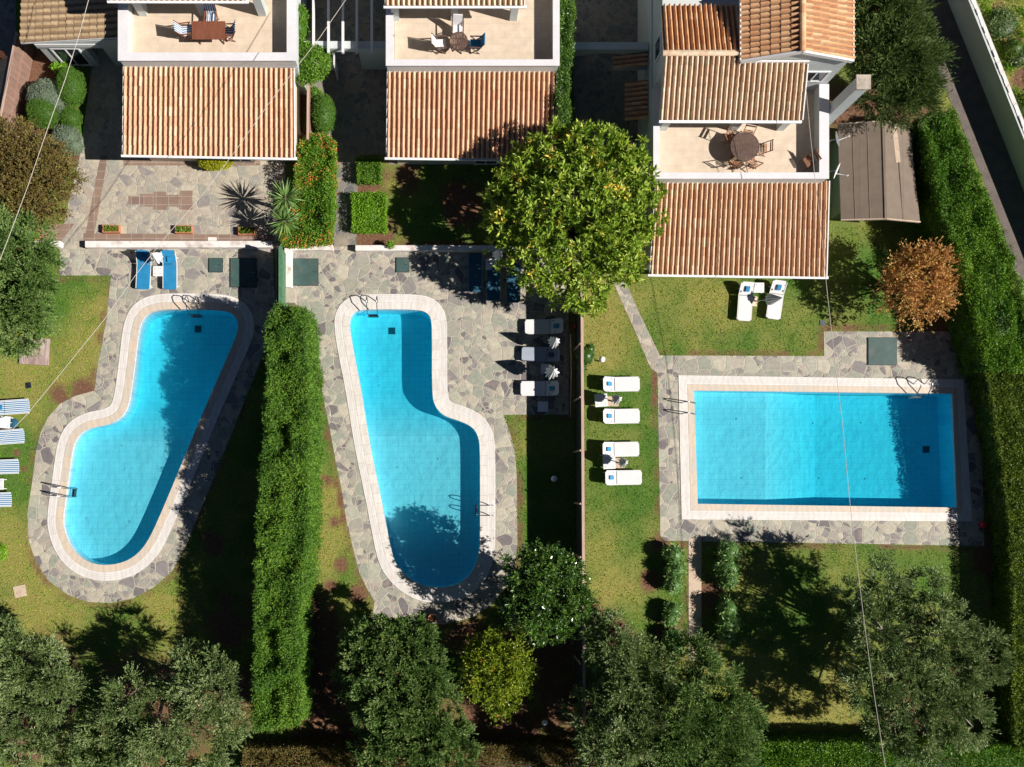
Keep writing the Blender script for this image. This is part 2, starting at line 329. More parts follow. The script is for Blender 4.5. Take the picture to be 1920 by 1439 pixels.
class MB:
    def __init__(s): s.v = []; s.f = []; s.uv = []
    def add(s, vs, fs, uv=None):
        n = len(s.v); s.v += [tuple(v) for v in vs]
        for i, f in enumerate(fs):
            s.f.append([n + k for k in f]); s.uv.append(uv[i] if uv else None)
        return s
    def hexa(s, b, t):
        return s.add(list(b) + list(t), [(3, 2, 1, 0), (4, 5, 6, 7), (0, 1, 5, 4), (1, 2, 6, 5), (2, 3, 7, 6), (3, 0, 4, 7)])
    def box(s, x0, x1, y0, y1, z0, z1, m=None):
        b = [(x0, y0, z0), (x1, y0, z0), (x1, y1, z0), (x0, y1, z0)]; t = [(x0, y0, z1), (x1, y0, z1), (x1, y1, z1), (x0, y1, z1)]
        if m is not None: b = [m @ Vector(v) for v in b]; t = [m @ Vector(v) for v in t]
        return s.hexa(b, t)
    def bar(s, a, b, w, h=None, up=(0, 0, 1)):
        a = Vector(a); b = Vector(b); h = h or w; d = (b - a).normalized(); u = Vector(up)
        if abs(d.dot(u)) > .98: u = Vector((0, 1, 0))
        x = d.cross(u).normalized() * w / 2; z = x.normalized().cross(d).normalized() * h / 2
        return s.hexa([a - x - z, a + x - z, b + x - z, b - x - z], [a - x + z, a + x + z, b + x + z, b - x + z])
    def tube(s, pts, r, n=7, cap=True):
        pts = [Vector(p) for p in pts]; rs = r if isinstance(r, (list, tuple)) else [r] * len(pts)
        base = len(s.v); prev = None
        for i, p in enumerate(pts):
            d = (pts[min(i + 1, len(pts) - 1)] - pts[max(i - 1, 0)]).normalized()
            if prev is None: prev = d.orthogonal().normalized()
            x = (prev - d * prev.dot(d)).normalized(); prev = x; y = d.cross(x)
            for k in range(n):
                a = 2 * math.pi * k / n; s.v.append(tuple(p + (x * math.cos(a) + y * math.sin(a)) * rs[i]))
        for i in range(len(pts) - 1):
            for k in range(n):
                k2 = (k + 1) % n; s.f.append([base + i * n + k, base + i * n + k2, base + (i + 1) * n + k2, base + (i + 1) * n + k]); s.uv.append(None)
        if cap:
            s.f.append([base + k for k in range(n)][::-1]); s.uv.append(None)
            s.f.append([base + (len(pts) - 1) * n + k for k in range(n)]); s.uv.append(None)
        return s
    def lathe(s, prof, c=(0, 0, 0), n=20, mod=None):
        base = len(s.v); c = Vector(c)
        for i, (r, z) in enumerate(prof):
            for k in range(n):
                a = 2 * math.pi * k / n; rr = r * (mod(a, i) if mod else 1)
                s.v.append((c.x + rr * math.cos(a), c.y + rr * math.sin(a), c.z + z))
        for i in range(len(prof) - 1):
            for k in range(n):
                k2 = (k + 1) % n; s.f.append([base + i * n + k, base + i * n + k2, base + (i + 1) * n + k2, base + (i + 1) * n + k]); s.uv.append(None)
        s.f.append([base + k for k in range(n)][::-1]); s.uv.append(None)
        s.f.append([base + (len(prof) - 1) * n + k for k in range(n)]); s.uv.append(None)
        return s
    def prism(s, poly, z0, z1):
        n = len(poly); b = len(s.v)
        s.v += [(p[0], p[1], z0) for p in poly] + [(p[0], p[1], z1) for p in poly]
        s.f.append([b + i for i in range(n)][::-1]); s.f.append([b + n + i for i in range(n)])
        for i in range(n):
            j = (i + 1) % n; s.f.append([b + i, b + j, b + n + j, b + n + i])
        s.uv += [None] * (n + 2); return s
    def build(s, name, mat, parent=None, smooth=False, local=False, bevel=0.0):
        me = bpy.data.meshes.new(name); v = s.v
        if parent is not None and not local:
            L = parent.location if parent.parent is None else parent.parent.location
            v = [(a[0] - L.x, a[1] - L.y, a[2] - L.z) for a in v]
        me.from_pydata(v, [], s.f)
        if any(u is not None for u in s.uv):
            ul = me.uv_layers.new(name='UVMap'); k = 0; data = []
            for f, u in zip(s.f, s.uv):
                if u is None: data += [0.0, 0.0] * len(f)
                elif isinstance(u[0], (tuple, list)):
                    for q in u: data += [q[0], q[1]]
                else: data += [u[0], u[1]] * len(f)
            ul.data.foreach_set('uv', data)
        bm = bmesh.new(); bm.from_mesh(me); bmesh.ops.recalc_face_normals(bm, faces=bm.faces)
        if bevel: bmesh.ops.bevel(bm, geom=bm.edges[:], offset=bevel, segments=2, affect='EDGES')
        bm.to_mesh(me); bm.free()
        if smooth: me.polygons.foreach_set('use_smooth', [True] * len(me.polygons))
        me.materials.append(M[mat]); me.update()
        o = bpy.data.objects.new(name, me); C.objects.link(o)
        if parent is not None: o.parent = parent
        return o

def chaikin(pts, it=2):
    for _ in range(it):
        q = []
        for i in range(len(pts)):
            a = pts[i]; b = pts[(i + 1) % len(pts)]
            q.append((a[0] * .75 + b[0] * .25, a[1] * .75 + b[1] * .25)); q.append((a[0] * .25 + b[0] * .75, a[1] * .25 + b[1] * .75))
        pts = q
    return pts
def ccw(p):
    a = sum(p[i][0] * p[(i + 1) % len(p)][1] - p[(i + 1) % len(p)][0] * p[i][1] for i in range(len(p)))
    return p if a > 0 else p[::-1]
def offset(p, d):
    """grow a counter-clockwise outline by d metres"""
    out = []; n = len(p)
    for i in range(n):
        a = Vector(p[i - 1]); b = Vector(p[i]); c = Vector(p[(i + 1) % n])
        e1 = (b - a).normalized(); e2 = (c - b).normalized()
        n1 = Vector((e1.y, -e1.x)); n2 = Vector((e2.y, -e2.x)); m = (n1 + n2)
        if m.length < 1e-6: m = n1
        m.normalize(); k = d / max(.35, m.dot(n1)); out.append((b.x + m.x * k, b.y + m.y * k))
    return out
def W(pts, z=0.0):
    return ccw([tuple(g(x, y, z).xy) for x, y in pts])
def inside(P, poly):
    x, y = P[:, 0], P[:, 1]; r = np.zeros(len(P), bool); n = len(poly); j = n - 1
    for i in range(n):
        xi, yi = poly[i]; xj, yj = poly[j]
        if yi != yj:
            c = ((yi > y) != (yj > y)) & (x < (xj - xi) * (y - yi) / (yj - yi) + xi); r ^= c
        j = i
    return r
def sheet(name, outer, z, mat, holes=(), kind='structure', thick=0.0, **kw):
    bm = bmesh.new()
    for loop in [outer] + list(holes):
        vs = [bm.verts.new((x, y, z)) for x, y in loop]
        for i in range(len(vs)): bm.edges.new((vs[i], vs[(i + 1) % len(vs)]))
    bmesh.ops.triangle_fill(bm, use_beauty=True, edges=bm.edges[:])
    for f in bm.faces:
        if f.normal.z < 0: f.normal_flip()
    if thick:
        be = [e for e in bm.edges if e.is_boundary]
        r = bmesh.ops.extrude_edge_only(bm, edges=be)
        for v in r['geom']:
            if isinstance(v, bmesh.types.BMVert): v.co.z -= thick
    me = bpy.data.meshes.new(name); bm.to_mesh(me); bm.free(); me.materials.append(M[mat])
    o = bpy.data.objects.new(name, me); C.objects.link(o)
    return tag(o, kind=kind, **kw)
def sm(x, s=1.0, seed=0):
    """cheap smooth value noise on an (N,2) array"""
    r = np.random.default_rng(seed).random((64, 64)); q = x / s; i = np.floor(q).astype(int); f = q - i; f = f * f * (3 - 2 * f)
    a = r[i[:, 0] % 64, i[:, 1] % 64]; b = r[(i[:, 0] + 1) % 64, i[:, 1] % 64]; c = r[i[:, 0] % 64, (i[:, 1] + 1) % 64]; d = r[(i[:, 0] + 1) % 64, (i[:, 1] + 1) % 64]
    return (a * (1 - f[:, 0]) + b * f[:, 0]) * (1 - f[:, 1]) + (c * (1 - f[:, 0]) + d * f[:, 0]) * f[:, 1]

# ------------------------------------------------------------------ foliage tools
def leafmesh(name, p, d, L, Wd, rnd, mat, parent=None, core=None):
    """one mesh of many small rhombic leaves (plus an optional solid core of foliage)"""
    n = len(p); d = d / (np.linalg.norm(d, axis=1, keepdims=True) + 1e-9)
    s = np.cross(d, rng.normal(size=(n, 3))); s /= (np.linalg.norm(s, axis=1, keepdims=True) + 1e-9)
    L = np.broadcast_to(L, (n,))[:, None]; Wd = np.broadcast_to(Wd, (n,))[:, None]
    mid = p + d * L * .45
    v = np.stack([p, mid + s * Wd * .5, p + d * L, mid - s * Wd * .5], 1).reshape(-1, 3)
    cv = np.array(core.v, dtype=float).reshape(-1, 3) if core else np.zeros((0, 3)); cf = core.f if core else []
    off = np.zeros(3)
    if parent is not None: off = np.array(parent.location)
    allv = np.concatenate([v, cv]) - off
    me = bpy.data.meshes.new(name); nv = len(allv)
    lens = [len(f) for f in cf]; nl = 4 * n + sum(lens); npol = n + len(cf)
    me.vertices.add(nv); me.vertices.foreach_set('co', allv.astype(np.float32).ravel())
    me.loops.add(nl); li = np.arange(4 * n)
    if cf: li = np.concatenate([li, np.concatenate([np.array(f) + 4 * n for f in cf])])
    me.loops.foreach_set('vertex_index', li.astype(np.int32))
    me.polygons.add(npol)
    ls = np.arange(n) * 4
    if cf: ls = np.concatenate([ls, 4 * n + np.concatenate([[0], np.cumsum(lens)[:-1]])])
    me.polygons.foreach_set('loop_start', ls.astype(np.int32))
    at = me.attributes.new('rnd', 'FLOAT', 'FACE')
    r = np.clip(rnd, 0, 1)
    if cf: r = np.concatenate([r, np.full(len(cf), .05)])
    me.update(calc_edges=True); me.validate()
    at = me.attributes['rnd']; at.data.foreach_set('value', r.astype(np.float32))
    me.materials.append(M[mat])
    o = bpy.data.objects.new(name, me); C.objects.link(o)
    if parent is not None: o.parent = parent
    return o

def sphere_dirs(n, up=0.0):
    d = rng.normal(size=(n, 3)); d /= np.linalg.norm(d, axis=1, keepdims=True); d[:, 2] += up
    return d / np.linalg.norm(d, axis=1, keepdims=True)

def crown_arrays(lobes, nclump, cr, shoots, leaves, L, Wd, spread=.5, up=.3, tipped=False, bias=.15, crnd=.5, inner=.45, flat=.8, flower=0.0):
    """lobes: list of (x,y,z,rx,rz). clumps sit in the outer part of each lobe, shoots grow out of each clump"""
    P = []; D = []; Rn = []; vols = np.array([l[3] ** 2 for l in lobes]); vols = vols / vols.sum()
    for l, f in zip(lobes, vols):
        nc = max(3, int(nclump * f)); c = np.array(l[:3]); rr = np.array([l[3], l[3], l[4]])
        dd = sphere_dirs(nc, bias); u = rng.uniform(inner, 1.0, nc)[:, None]
        cc = c + dd * rr * u; outw = dd
        r = cr * rng.uniform(.6, 1.35, nc); tone = rng.random(nc)
        S = shoots; o = np.repeat(cc, S, 0); q = sphere_dirs(nc * S) * flat + np.repeat(outw, S, 0) * .75; q[:, 2] += up
        q /= np.linalg.norm(q, axis=1, keepdims=True)
        ln = np.repeat(r, S) * rng.uniform(.6, 1.2, nc * S)
        K = leaves; o2 = np.repeat(o, K, 0); q2 = np.repeat(q, K, 0); l2 = np.repeat(ln, K)
        t = rng.uniform(.82, 1.0, len(o2)) if tipped else rng.uniform(.15, 1.0, len(o2))
        p = o2 + q2 * (l2 * t)[:, None]
        ld = q2 * (1 - spread) + sphere_dirs(len(o2)) * spread
        rr_ = .91 * (crnd * np.repeat(np.repeat(tone, S), K) + (1 - crnd) * rng.random(len(o2)))
        rr_ = np.where(np.repeat(rng.random(nc * S) < flower, K) & (rng.random(len(o2)) < .6), rng.uniform(.95, 1, len(o2)), rr_)
        P.append(p); D.append(ld); Rn.append(rr_)
    P = np.concatenate(P); D = np.concatenate(D); Rn = np.concatenate(Rn)
    return P, D, L * rng.uniform(.7, 1.25, len(P)), Wd * rng.uniform(.75, 1.2, len(P)), Rn

def tree(name, label, cat, base, lobes, mat, bark='bark', tr=.14, group=None, trunk_top=None, hide_z=.15, **kw):
    """base px ground point; lobes [(px,py,z,radius,rz)] -> a thing with trunk and crown"""
    b = g(*base, 0); t = thing(name, label, cat, b, 0, group)
    lo = []
    for l in lobes:
        c = g(l[0], l[1], l[2]); lo.append((c.x, c.y, c.z, l[3], l[4] if len(l) > 4 else l[3] * .7))
    mb = MB(); zt = trunk_top or min(l[2] for l in lo) * .45
    top = Vector((b.x + .1, b.y + .05, zt))
    mb.tube([b - Vector((0, 0, .1)), b + Vector((0, 0, zt * .5)) + Vector((.06, -.04, 0)), top], [tr, tr * .8, tr * .72], 8)
    for l in lo:
        c = Vector(l[:3])
        for k in range(3):
            e = c + Vector(random.uniform(-.5, .5) * l[3] if k else 0 for _ in range(3)) if False else c + Vector((random.uniform(-.6, .6) * l[3] * (k > 0), random.uniform(-.6, .6) * l[3] * (k > 0), random.uniform(0, .35) * l[4]))
            m = top.lerp(e, .5) + Vector((random.uniform(-.2, .2), random.uniform(-.2, .2), .15))
            mb.tube([top, m, e], [tr * .45, tr * .3, tr * .1], 6)
    mb.build('trunk', bark, t, smooth=True)
    leafmesh('crown', *crown_arrays(lo, **kw), mat, t)
    return t

def hedge(name, label, cat, poly_px, h, mat, dens, L, Wd, group=None, rough=.12, zvar=.15, shrink=.12, spread=.6, parent=None, taper=0.0, stuffpart='foliage', sidescale=1.0, tuft=5, rs=0.6, flower=0.0):
    """clipped hedge: top outline given in photo pixels at height h"""
    poly = W(poly_px, h); c = np.mean(poly, 0)
    t = parent or thing(name, label, cat, (c[0], c[1], 0), 0, group)
    core = MB(); inner = offset(poly, -shrink); low = offset(poly, -shrink - taper)
    n = len(inner); core.v = [(x, y, 0.0) for x, y in low] + [(x, y, h - shrink - rough - zvar * .75) for x, y in inner]
    core.f = [list(range(n, 2 * n))] + [[i, (i + 1) % n, n + (i + 1) % n, n + i] for i in range(n)]; core.uv = [None] * len(core.f)
    A = np.array(poly); lo = A.min(0); hi = A.max(0)
    area = (hi - lo).prod(); N = int(area * dens / tuft); P = rng.uniform(lo, hi, (N, 2)); P = P[inside(P, poly)]
    z = h - rng.random(len(P)) * rough + (sm(P, .55, 3) - .5) * zvar * 2
    o = np.column_stack([P, z - .05]); nn = np.tile([0, 0, 1.0], (len(P), 1))
    for i in range(n):
        a = np.array(poly[i]); b = np.array(poly[(i + 1) % n]); ln = np.linalg.norm(b - a)
        k = int(ln * h * dens * .75 * sidescale / tuft)
        if k < 1: continue
        u = rng.random(k)[:, None]; zz = rng.uniform(.03, 1, k) * h; e = (b - a) / max(ln, 1e-6); no = np.array([e[1], -e[0]])
        q = a + (b - a) * u - no * ((rng.random(k) * rough) + taper * (1 - zz / h))[:, None] + no * ((sm(np.column_stack([u[:, 0] * ln, zz]), .5, i) - .5) * zvar)[:, None]
        o = np.concatenate([o, np.column_stack([q, zz])]); nn = np.concatenate([nn, np.tile([no[0], no[1], .35], (k, 1))])
    tone = sm(o[:, :2] + o[:, 2:3], rs, 9); fl = np.repeat(rng.random(len(o)) < flower * 2 * sm(o[:, :2], .8, 31), tuft)
    o = np.repeat(o, tuft, 0); nn = np.repeat(nn, tuft, 0); tone = np.repeat(tone, tuft)
    o = o + rng.normal(size=o.shape) * .035
    d = nn * (1 - spread) + sphere_dirs(len(o)) * spread
    leafmesh(stuffpart, o, d, L * rng.uniform(.7, 1.3, len(o)), Wd * rng.uniform(.8, 1.2, len(o)), np.where(fl, rng.uniform(.95, 1, len(o)), .93 * (.45 * tone + .55 * rng.random(len(o)))), mat, t, core)
    return t

def bush(name, label, cat, lobes, mat, group=None, dens=900, L=.07, Wd=.035, spread=.6, rough=.07, tuft=4, parent=None):
    """rounded shrub: lobes [(px,py,z_centre,r,rz)]"""
    lo = []
    for l in lobes:
        c = g(l[0], l[1], l[2]); lo.append((c, l[3], l[4] if len(l) > 4 else l[3], l[5] if len(l) > 5 else l[3]))
    c0 = lo[0][0]; t = parent or thing(name, label, cat, (c0.x, c0.y, 0), 0, group)
    core = MB(); O = []; D = []; T = []
    for c, r, rz, ry in lo:
        rr = np.array([r, ry, rz])
        prof = [(math.cos(a) * r * .88, math.sin(a) * rz * .88) for a in np.linspace(-1.35, 1.5, 9)]
        b0 = len(core.v); core.lathe(prof, c, 16)
        core.v[b0:] = [(x, c.y + (y - c.y) * ry / r, max(z, 0.01)) for x, y, z in core.v[b0:]]
        k = int(dens * 4 * math.pi * r * rz / tuft); d = sphere_dirs(k, .25)
        p = np.array(c) + d * rr * (1 - rng.random(k) * rough / r)[:, None]; p += d * ((sm(p[:, :2] + p[:, 2:3], .25, 5) - .5) * .1)[:, None]
        ok = p[:, 2] > .02; O.append(p[ok]); D.append(d[ok]); T.append(sm(p[ok][:, :2], .4, 4))
    o = np.repeat(np.concatenate(O), tuft, 0); d = np.repeat(np.concatenate(D), tuft, 0); T = np.repeat(np.concatenate(T), tuft)
    o = o + rng.normal(size=o.shape) * .02
    leafmesh('foliage', o, d * (1 - spread) + sphere_dirs(len(o)) * spread, L * rng.uniform(.7, 1.3, len(o)), Wd * rng.uniform(.8, 1.2, len(o)), .4 * T + .6 * rng.random(len(o)), mat, t, core)
    return t

# ------------------------------------------------------------------ pool outlines (photo pixels at water level)
ZW = -0.09
P1 = [(300, 582), (340, 581), (405, 582), (432, 586), (447, 600), (448, 622), (428, 668), (400, 732), (372, 796), (338, 880), (307, 954), (282, 1010), (262, 1037), (238, 1053), (208, 1060), (178, 1058), (150, 1044), (131, 1020), (121, 990), (120, 968), (126, 925), (133, 873), (139, 836), (150, 815), (170, 803), (205, 797), (228, 785), (241, 765), (248, 730), (255, 673), (262, 613), (275, 590)]
P2 = [(672, 582), (730, 581), (785, 582), (802, 588), (809, 600), (810, 630), (810, 735), (814, 760), (830, 780), (862, 790), (884, 800), (896, 816), (900, 840), (900, 930), (900, 1020), (895, 1054), (880, 1080), (858, 1096), (830, 1102), (798, 1100), (772, 1088), (750, 1068), (736, 1044), (725, 990), (715, 937), (693, 833), (677, 730), (663, 660), (655, 612), (658, 592)]
P3 = [(1300, 733), (1783, 739), (1792, 952), (1307, 945)]
w1 = W(chaikin(P1, 2), ZW); w2 = W(chaikin(P2, 2), ZW); w3 = W(P3, ZW)
cop1 = offset(w1, .80); cop2 = offset(w2, .76)
c3 = W([(1272, 704), (1806, 712), (1823, 978), (1278, 974)], .03)

# ------------------------------------------------------------------ paved decks
deck1 = W([(112, 467.5), (512, 467.5), (517, 600), (497, 655), (397, 907), (344, 1035), (322, 1072), (288, 1102), (250, 1122), (208, 1131), (165, 1129), (128, 1116), (92, 1090), (68, 1055), (54, 1015), (51, 965), (60, 907), (68, 843), (76, 812), (90, 783), (112, 758), (140, 743), (177, 733), (182, 693), (200, 597), (208, 517), (112, 517)])
deck2 = W([(545, 462), (1066, 464), (1066, 778), (944, 778), (956, 812), (966, 850), (969, 900), (970, 1020), (966, 1060), (950, 1100), (922, 1134), (885, 1158), (835, 1171), (780, 1168), (735, 1158), (697, 1165), (702, 1128), (686, 1100), (672, 1070), (650, 980), (640, 915), (632, 880), (622, 825), (605, 740), (590, 600), (560, 575), (545, 570)])
deck3 = W([(1232, 667), (1545, 668), (1545, 622), (1838, 622), (1845, 1024), (1246, 1014), (1238, 1004)])
patio1 = W([(150, 292), (180, 70), (240, 70), (240, 270), (535, 270), (535, 468), (112, 468), (112, 455), (138, 340)])
lane = W([(556, -40), (735, -40), (735, 290), (672, 292), (668, 462), (626, 462), (630, 290), (590, 270), (580, 130), (556, 130)])
yard = W([(1070, -10), (1225, -10), (1225, 400), (1190, 440), (1078, 250)])
corner = W([(-60, -40), (30, -40), (30, 90), (-60, 430)])
path3 = W([(1150, 530), (1172, 528), (1200, 590), (1236, 664), (1233, 700), (1219, 690), (1192, 625), (1165, 565)])
path4 = W([(1291, 1010), (1315, 1010), (1315, 1240), (1291, 1240)])
road = W([(1672, -60), (1778, -60), (1800, 60), (1930, 380), (2000, 560), (2000, 900), (1925, 600), (1880, 430), (1800, 230), (1745, 110)])
sheet('deck_left', deck1, .012, 'paving', [offset(w1, .5)], thick=.1)
sheet('deck_middle', deck2, .012, 'paving', [offset(w2, .5)], thick=.1)
sheet('deck_right', deck3, .012, 'paving', [offset(c3, -.25)], thick=.1)
sheet('patio', patio1, .016, 'paving_pale', thick=.1)
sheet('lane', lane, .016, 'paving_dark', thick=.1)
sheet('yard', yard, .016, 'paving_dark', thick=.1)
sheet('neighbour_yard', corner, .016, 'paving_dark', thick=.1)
sheet('garden_path', path3, .016, 'paving_pale', thick=.1)
sheet('stepping_path', path4, .020, 'slab', thick=.1)
sheet('road', road, .012, 'asphalt')
sheet('tile_border', W([(189, 292), (203, 292), (175, 453), (158, 453)]), .021, 'border_tile')
sheet('tile_border', W([(158, 438), (512, 441), (512, 455), (156, 453)]), .024, 'border_tile')
sheet('tile_border', W([(58, 420), (140, 420), (113, 456), (58, 455)]), .020, 'border_tile')
sheet('tile_border', W([(232, 300), (488, 300), (488, 311), (232, 311)]), .021, 'border_tile')
sheet('tile_border', W([(728, 296), (940, 296), (940, 309), (728, 309)]), .021, 'border_tile')
for k, (x, y, hw, hh) in enumerate([(251, 376, 10, 8), (275, 376, 12, 12), (300, 377, 12, 17), (324, 377, 12, 11), (349, 376, 12, 18)]):
    sheet('inset_slab', W([(x - hw, y - hh), (x + hw, y - hh), (x + hw, y + hh), (x - hw, y + hh)]), .021 + .0 * k, 'border_tile')
for x0, x1 in ((160, 174), (174, 188), (188, 203)):
    pass

# ------------------------------------------------------------------ ground sheet and lawn
soil_px = [(690, 345, 50), (700, 445, 55), (760, 330, 35), (1325, 1120, 34), (1322, 1210, 40), (1250, 1200, 40), (1215, 1090, 20), (80, 150, 75), (60, 270, 60), (130, 290, 30),
           (640, 1290, 95), (600, 1180, 60), (620, 1400, 90), (940, 1380, 120), (1000, 1230, 90), (1060, 1330, 80), (880, 1200, 40), (300, 1330, 120), (60, 1320, 120), (620, 1100, 14), (612, 900, 10), (627, 980, 9),
           (155, 735, 26), (110, 742, 22), (1150, 1190, 40), (1240, 1020, 16), (1115, 1150, 22), (20, 440, 60), (45, 880, 8), (30, 850, 7), (640, 1060, 16), (672, 1115, 18), (560, 200, 26), (560, 260, 26), (1740, 1390, 110), (1850, 1250, 60), (1860, 900, 40), (1865, 1050, 40), (1730, 350, 50), (1720, 240, 60), (1600, 200, 70), (1690, 60, 80),
           (860, 380, 45), (430, 1300, 60), (430, 1180, 50), (1380, 1400, 60), (1770, 640, 70), (400, 1020, 24), (1280, 1020, 12), (1900, 60, 22), (1870, 20, 16), (1915, 150, 26), (1905, 105, 14)]
dry_px = [(620, 950, 60), (640, 1020, 60), (190, 640, 60), (60, 1050, 80), (100, 1130, 80), (280, 1150, 60), (1500, 1330, 90), (1420, 1310, 70), (1110, 560, 60), (1130, 640, 60), (1160, 1100, 60), (1120, 1010, 40), (40, 720, 70), (1340, 560, 40), (975, 830, 30), (200, 560, 30), (960, 1000, 30), (1870, 30, 90), (1910, 130, 80), (1925, 230, 60)]
GX0, GX1, GY0, GY1, GS = -25.0, 32.5, -16.5, 27.0, .16
nx = int((GX1 - GX0) / GS) + 1; ny = int((GY1 - GY0) / GS) + 1
gx, gy = np.meshgrid(np.linspace(GX0, GX1, nx), np.linspace(GY0, GY1, ny)); GP = np.column_stack([gx.ravel(), gy.ravel()])
EDGE = [deck1, deck2, deck3]
def fields(P):
    soil = np.zeros(len(P)); dry = sm(P, 2.2, 11) * .5 + sm(P, .7, 12) * .35
    for (x, y, r) in soil_px:
        c = g(x, y); rr = r / 37.5; soil = np.maximum(soil, 1.35 * np.exp(-((P[:, 0] - c.x) ** 2 + (P[:, 1] - c.y) ** 2) / (rr * rr) * .9))
    for (x, y, r) in dry_px:
        c = g(x, y); rr = r / 37.5; dry = dry + .38 * np.exp(-((P[:, 0] - c.x) ** 2 + (P[:, 1] - c.y) ** 2) / (rr * rr))
    for poly in EDGE:
        soil = np.maximum(soil, .62 * (inside(P, offset(poly, .28)) & ~inside(P, poly)))
    soil = soil + (sm(P, .45, 13) - .5) * .55 + (sm(P, 1.3, 14) - .5) * .5
    return np.clip((soil - .35) * 1.7, 0, 1), np.clip(dry, 0, 1)
soilf, dryf = fields(GP)
hole = inside(GP, offset(w1, .72)) | inside(GP, offset(w2, .68)) | inside(GP, offset(c3, -.2))
idx = np.arange(nx * ny).reshape(ny, nx)
q = np.stack([idx[:-1, :-1], idx[:-1, 1:], idx[1:, 1:], idx[1:, :-1]], -1).reshape(-1, 4)
q = q[~hole[q].any(1)]
gz = (sm(GP, .5, 15) - .5) * .012
far = [(-300, -300), (300, -300), (300, 300), (-300, 300)]; crn = [idx[0, 0], idx[0, -1], idx[-1, -1], idx[-1, 0]]
verts = np.column_stack([GP, gz]).tolist() + [(x, y, 0.0) for x, y in far]
nb = nx * ny; faces = q.tolist()
for i in range(4): faces.append([int(crn[i]), nb + i, nb + (i + 1) % 4, int(crn[(i + 1) % 4])][::-1])
me = bpy.data.meshes.new('ground'); me.from_pydata(verts, [], faces)
for nm, f in (('soil', soilf), ('dry', dryf)):
    a = me.attributes.new(nm, 'FLOAT', 'POINT'); a.data.foreach_set('value', np.concatenate([f, np.full(4, .3)]).astype(np.float32))
me.update(); bmg = bmesh.new(); bmg.from_mesh(me)
for f in bmg.faces:
    if f.normal.z < 0: f.normal_flip()
bmg.to_mesh(me); bmg.free()
m, t, b = newmat('lawn_ground')
a1 = nd(t, 'ShaderNodeAttribute', attribute_name='soil'); a2 = nd(t, 'ShaderNodeAttribute', attribute_name='dry')
nf = noise(t, 14, 4, rough=.7)
cg = mixc(t, ramp(t, a2.outputs['Fac'], [(.25, (0, 0, 0)), (.8, (1, 1, 1))]), (.075, .155, .017), (.25, .235, .06))
cg = mixc(t, .8, cg, ramp(t, nf, [(.3, (.45, .5, .4)), (.7, (1.35, 1.28, 1.15))]), 'MULTIPLY')
cs = ramp(t, noise(t, 9, 5, rough=.7), [(.3, (.075, .036, .02)), (.55, (.17, .08, .042)), (.75, (.28, .17, .09))])
t.links.new(mixc(t, a1.outputs['Fac'], cg, cs), b.inputs['Base Color']); b.inputs['Roughness'].default_value = .95
bump(t, b, noise(t, 30, 4, rough=.7), .8, .03); me.materials.append(m)
ground = bpy.data.objects.new('ground', me); C.objects.link(ground); tag(ground, kind='structure')

# short grass standing on the lawns
NG = 620000
P = np.column_stack([rng.uniform(-23, 30.5, NG), rng.uniform(-14.5, 25.2, NG)])
bad = np.zeros(NG, bool)
house_px = [W([(232, -40), (553, -40), (553, 322), (232, 322)]), W([(725, -40), (1049, -40), (1049, 325), (725, 325)]), W([(1215, -40), (1600, -40), (1560, 200), (1552, 500), (1230, 505)])]
shedp = W([(1562, 250), (1700, 250), (1700, 425), (1562, 425)])
for poly in [deck1, deck2, deck3, patio1, lane, yard, corner, path3, path4, road, shedp, offset(c3, -.01)] + house_px: bad |= inside(P, poly)
P = P[~bad]; s_, d_ = fields(P); keep = (s_ < rng.uniform(.25, .95, len(P))) & (sm(P, .20, 23) > rng.uniform(.05, .62, len(P))); P = P[keep]; d_ = d_[keep]
p3 = np.column_stack([P, np.zeros(len(P))]); dd = rng.normal(size=(len(P), 3)) * .55; dd[:, 2] = rng.uniform(.35, 1.0, len(P))
o = leafmesh('grass', p3, dd, rng.uniform(.05, .12, len(P)), rng.uniform(.018, .032, len(P)), np.clip(d_ * .75 + (sm(P, .16, 21) - .5) * .85 + (sm(P, .40, 22) - .5) * .45 + rng.normal(size=len(P)) * .14, 0, 1), 'grass')
tag(o, 'short mown grass with dry yellow patches on the lawns', 'grass', kind='stuff')

# ------------------------------------------------------------------ swimming pools
def ring(t, name, inner, outer, z, mat, drop=.10):
    mb = MB(); n = len(inner); u = 0
    for i in range(n):
        j = (i + 1) % n; a, b2, c2, d2 = inner[i], inner[j], outer[j], outer[i]
        l = (Vector(c2) - Vector(d2)).length * .5 + (Vector(b2) - Vector(a)).length * .5; wd = (Vector(d2) - Vector(a)).length
        mb.add([(*a, z), (*b2, z), (*c2, z), (*d2, z)], [(0, 1, 2, 3)], [[(u, 0), (u + l, 0), (u + l, wd), (u, wd)]])
        mb.add([(*d2, z), (*c2, z), (*c2, z - drop), (*d2, z - drop)], [(0, 1, 2, 3)], [[(u, wd), (u + l, wd), (u + l, wd), (u, wd)]])
        mb.add([(*b2, z), (*a, z), (*a, z - drop), (*b2, z - drop)], [(0, 1, 2, 3)], [[(u, 0)] * 4])
        u += l
    return mb.build(name, mat, t)
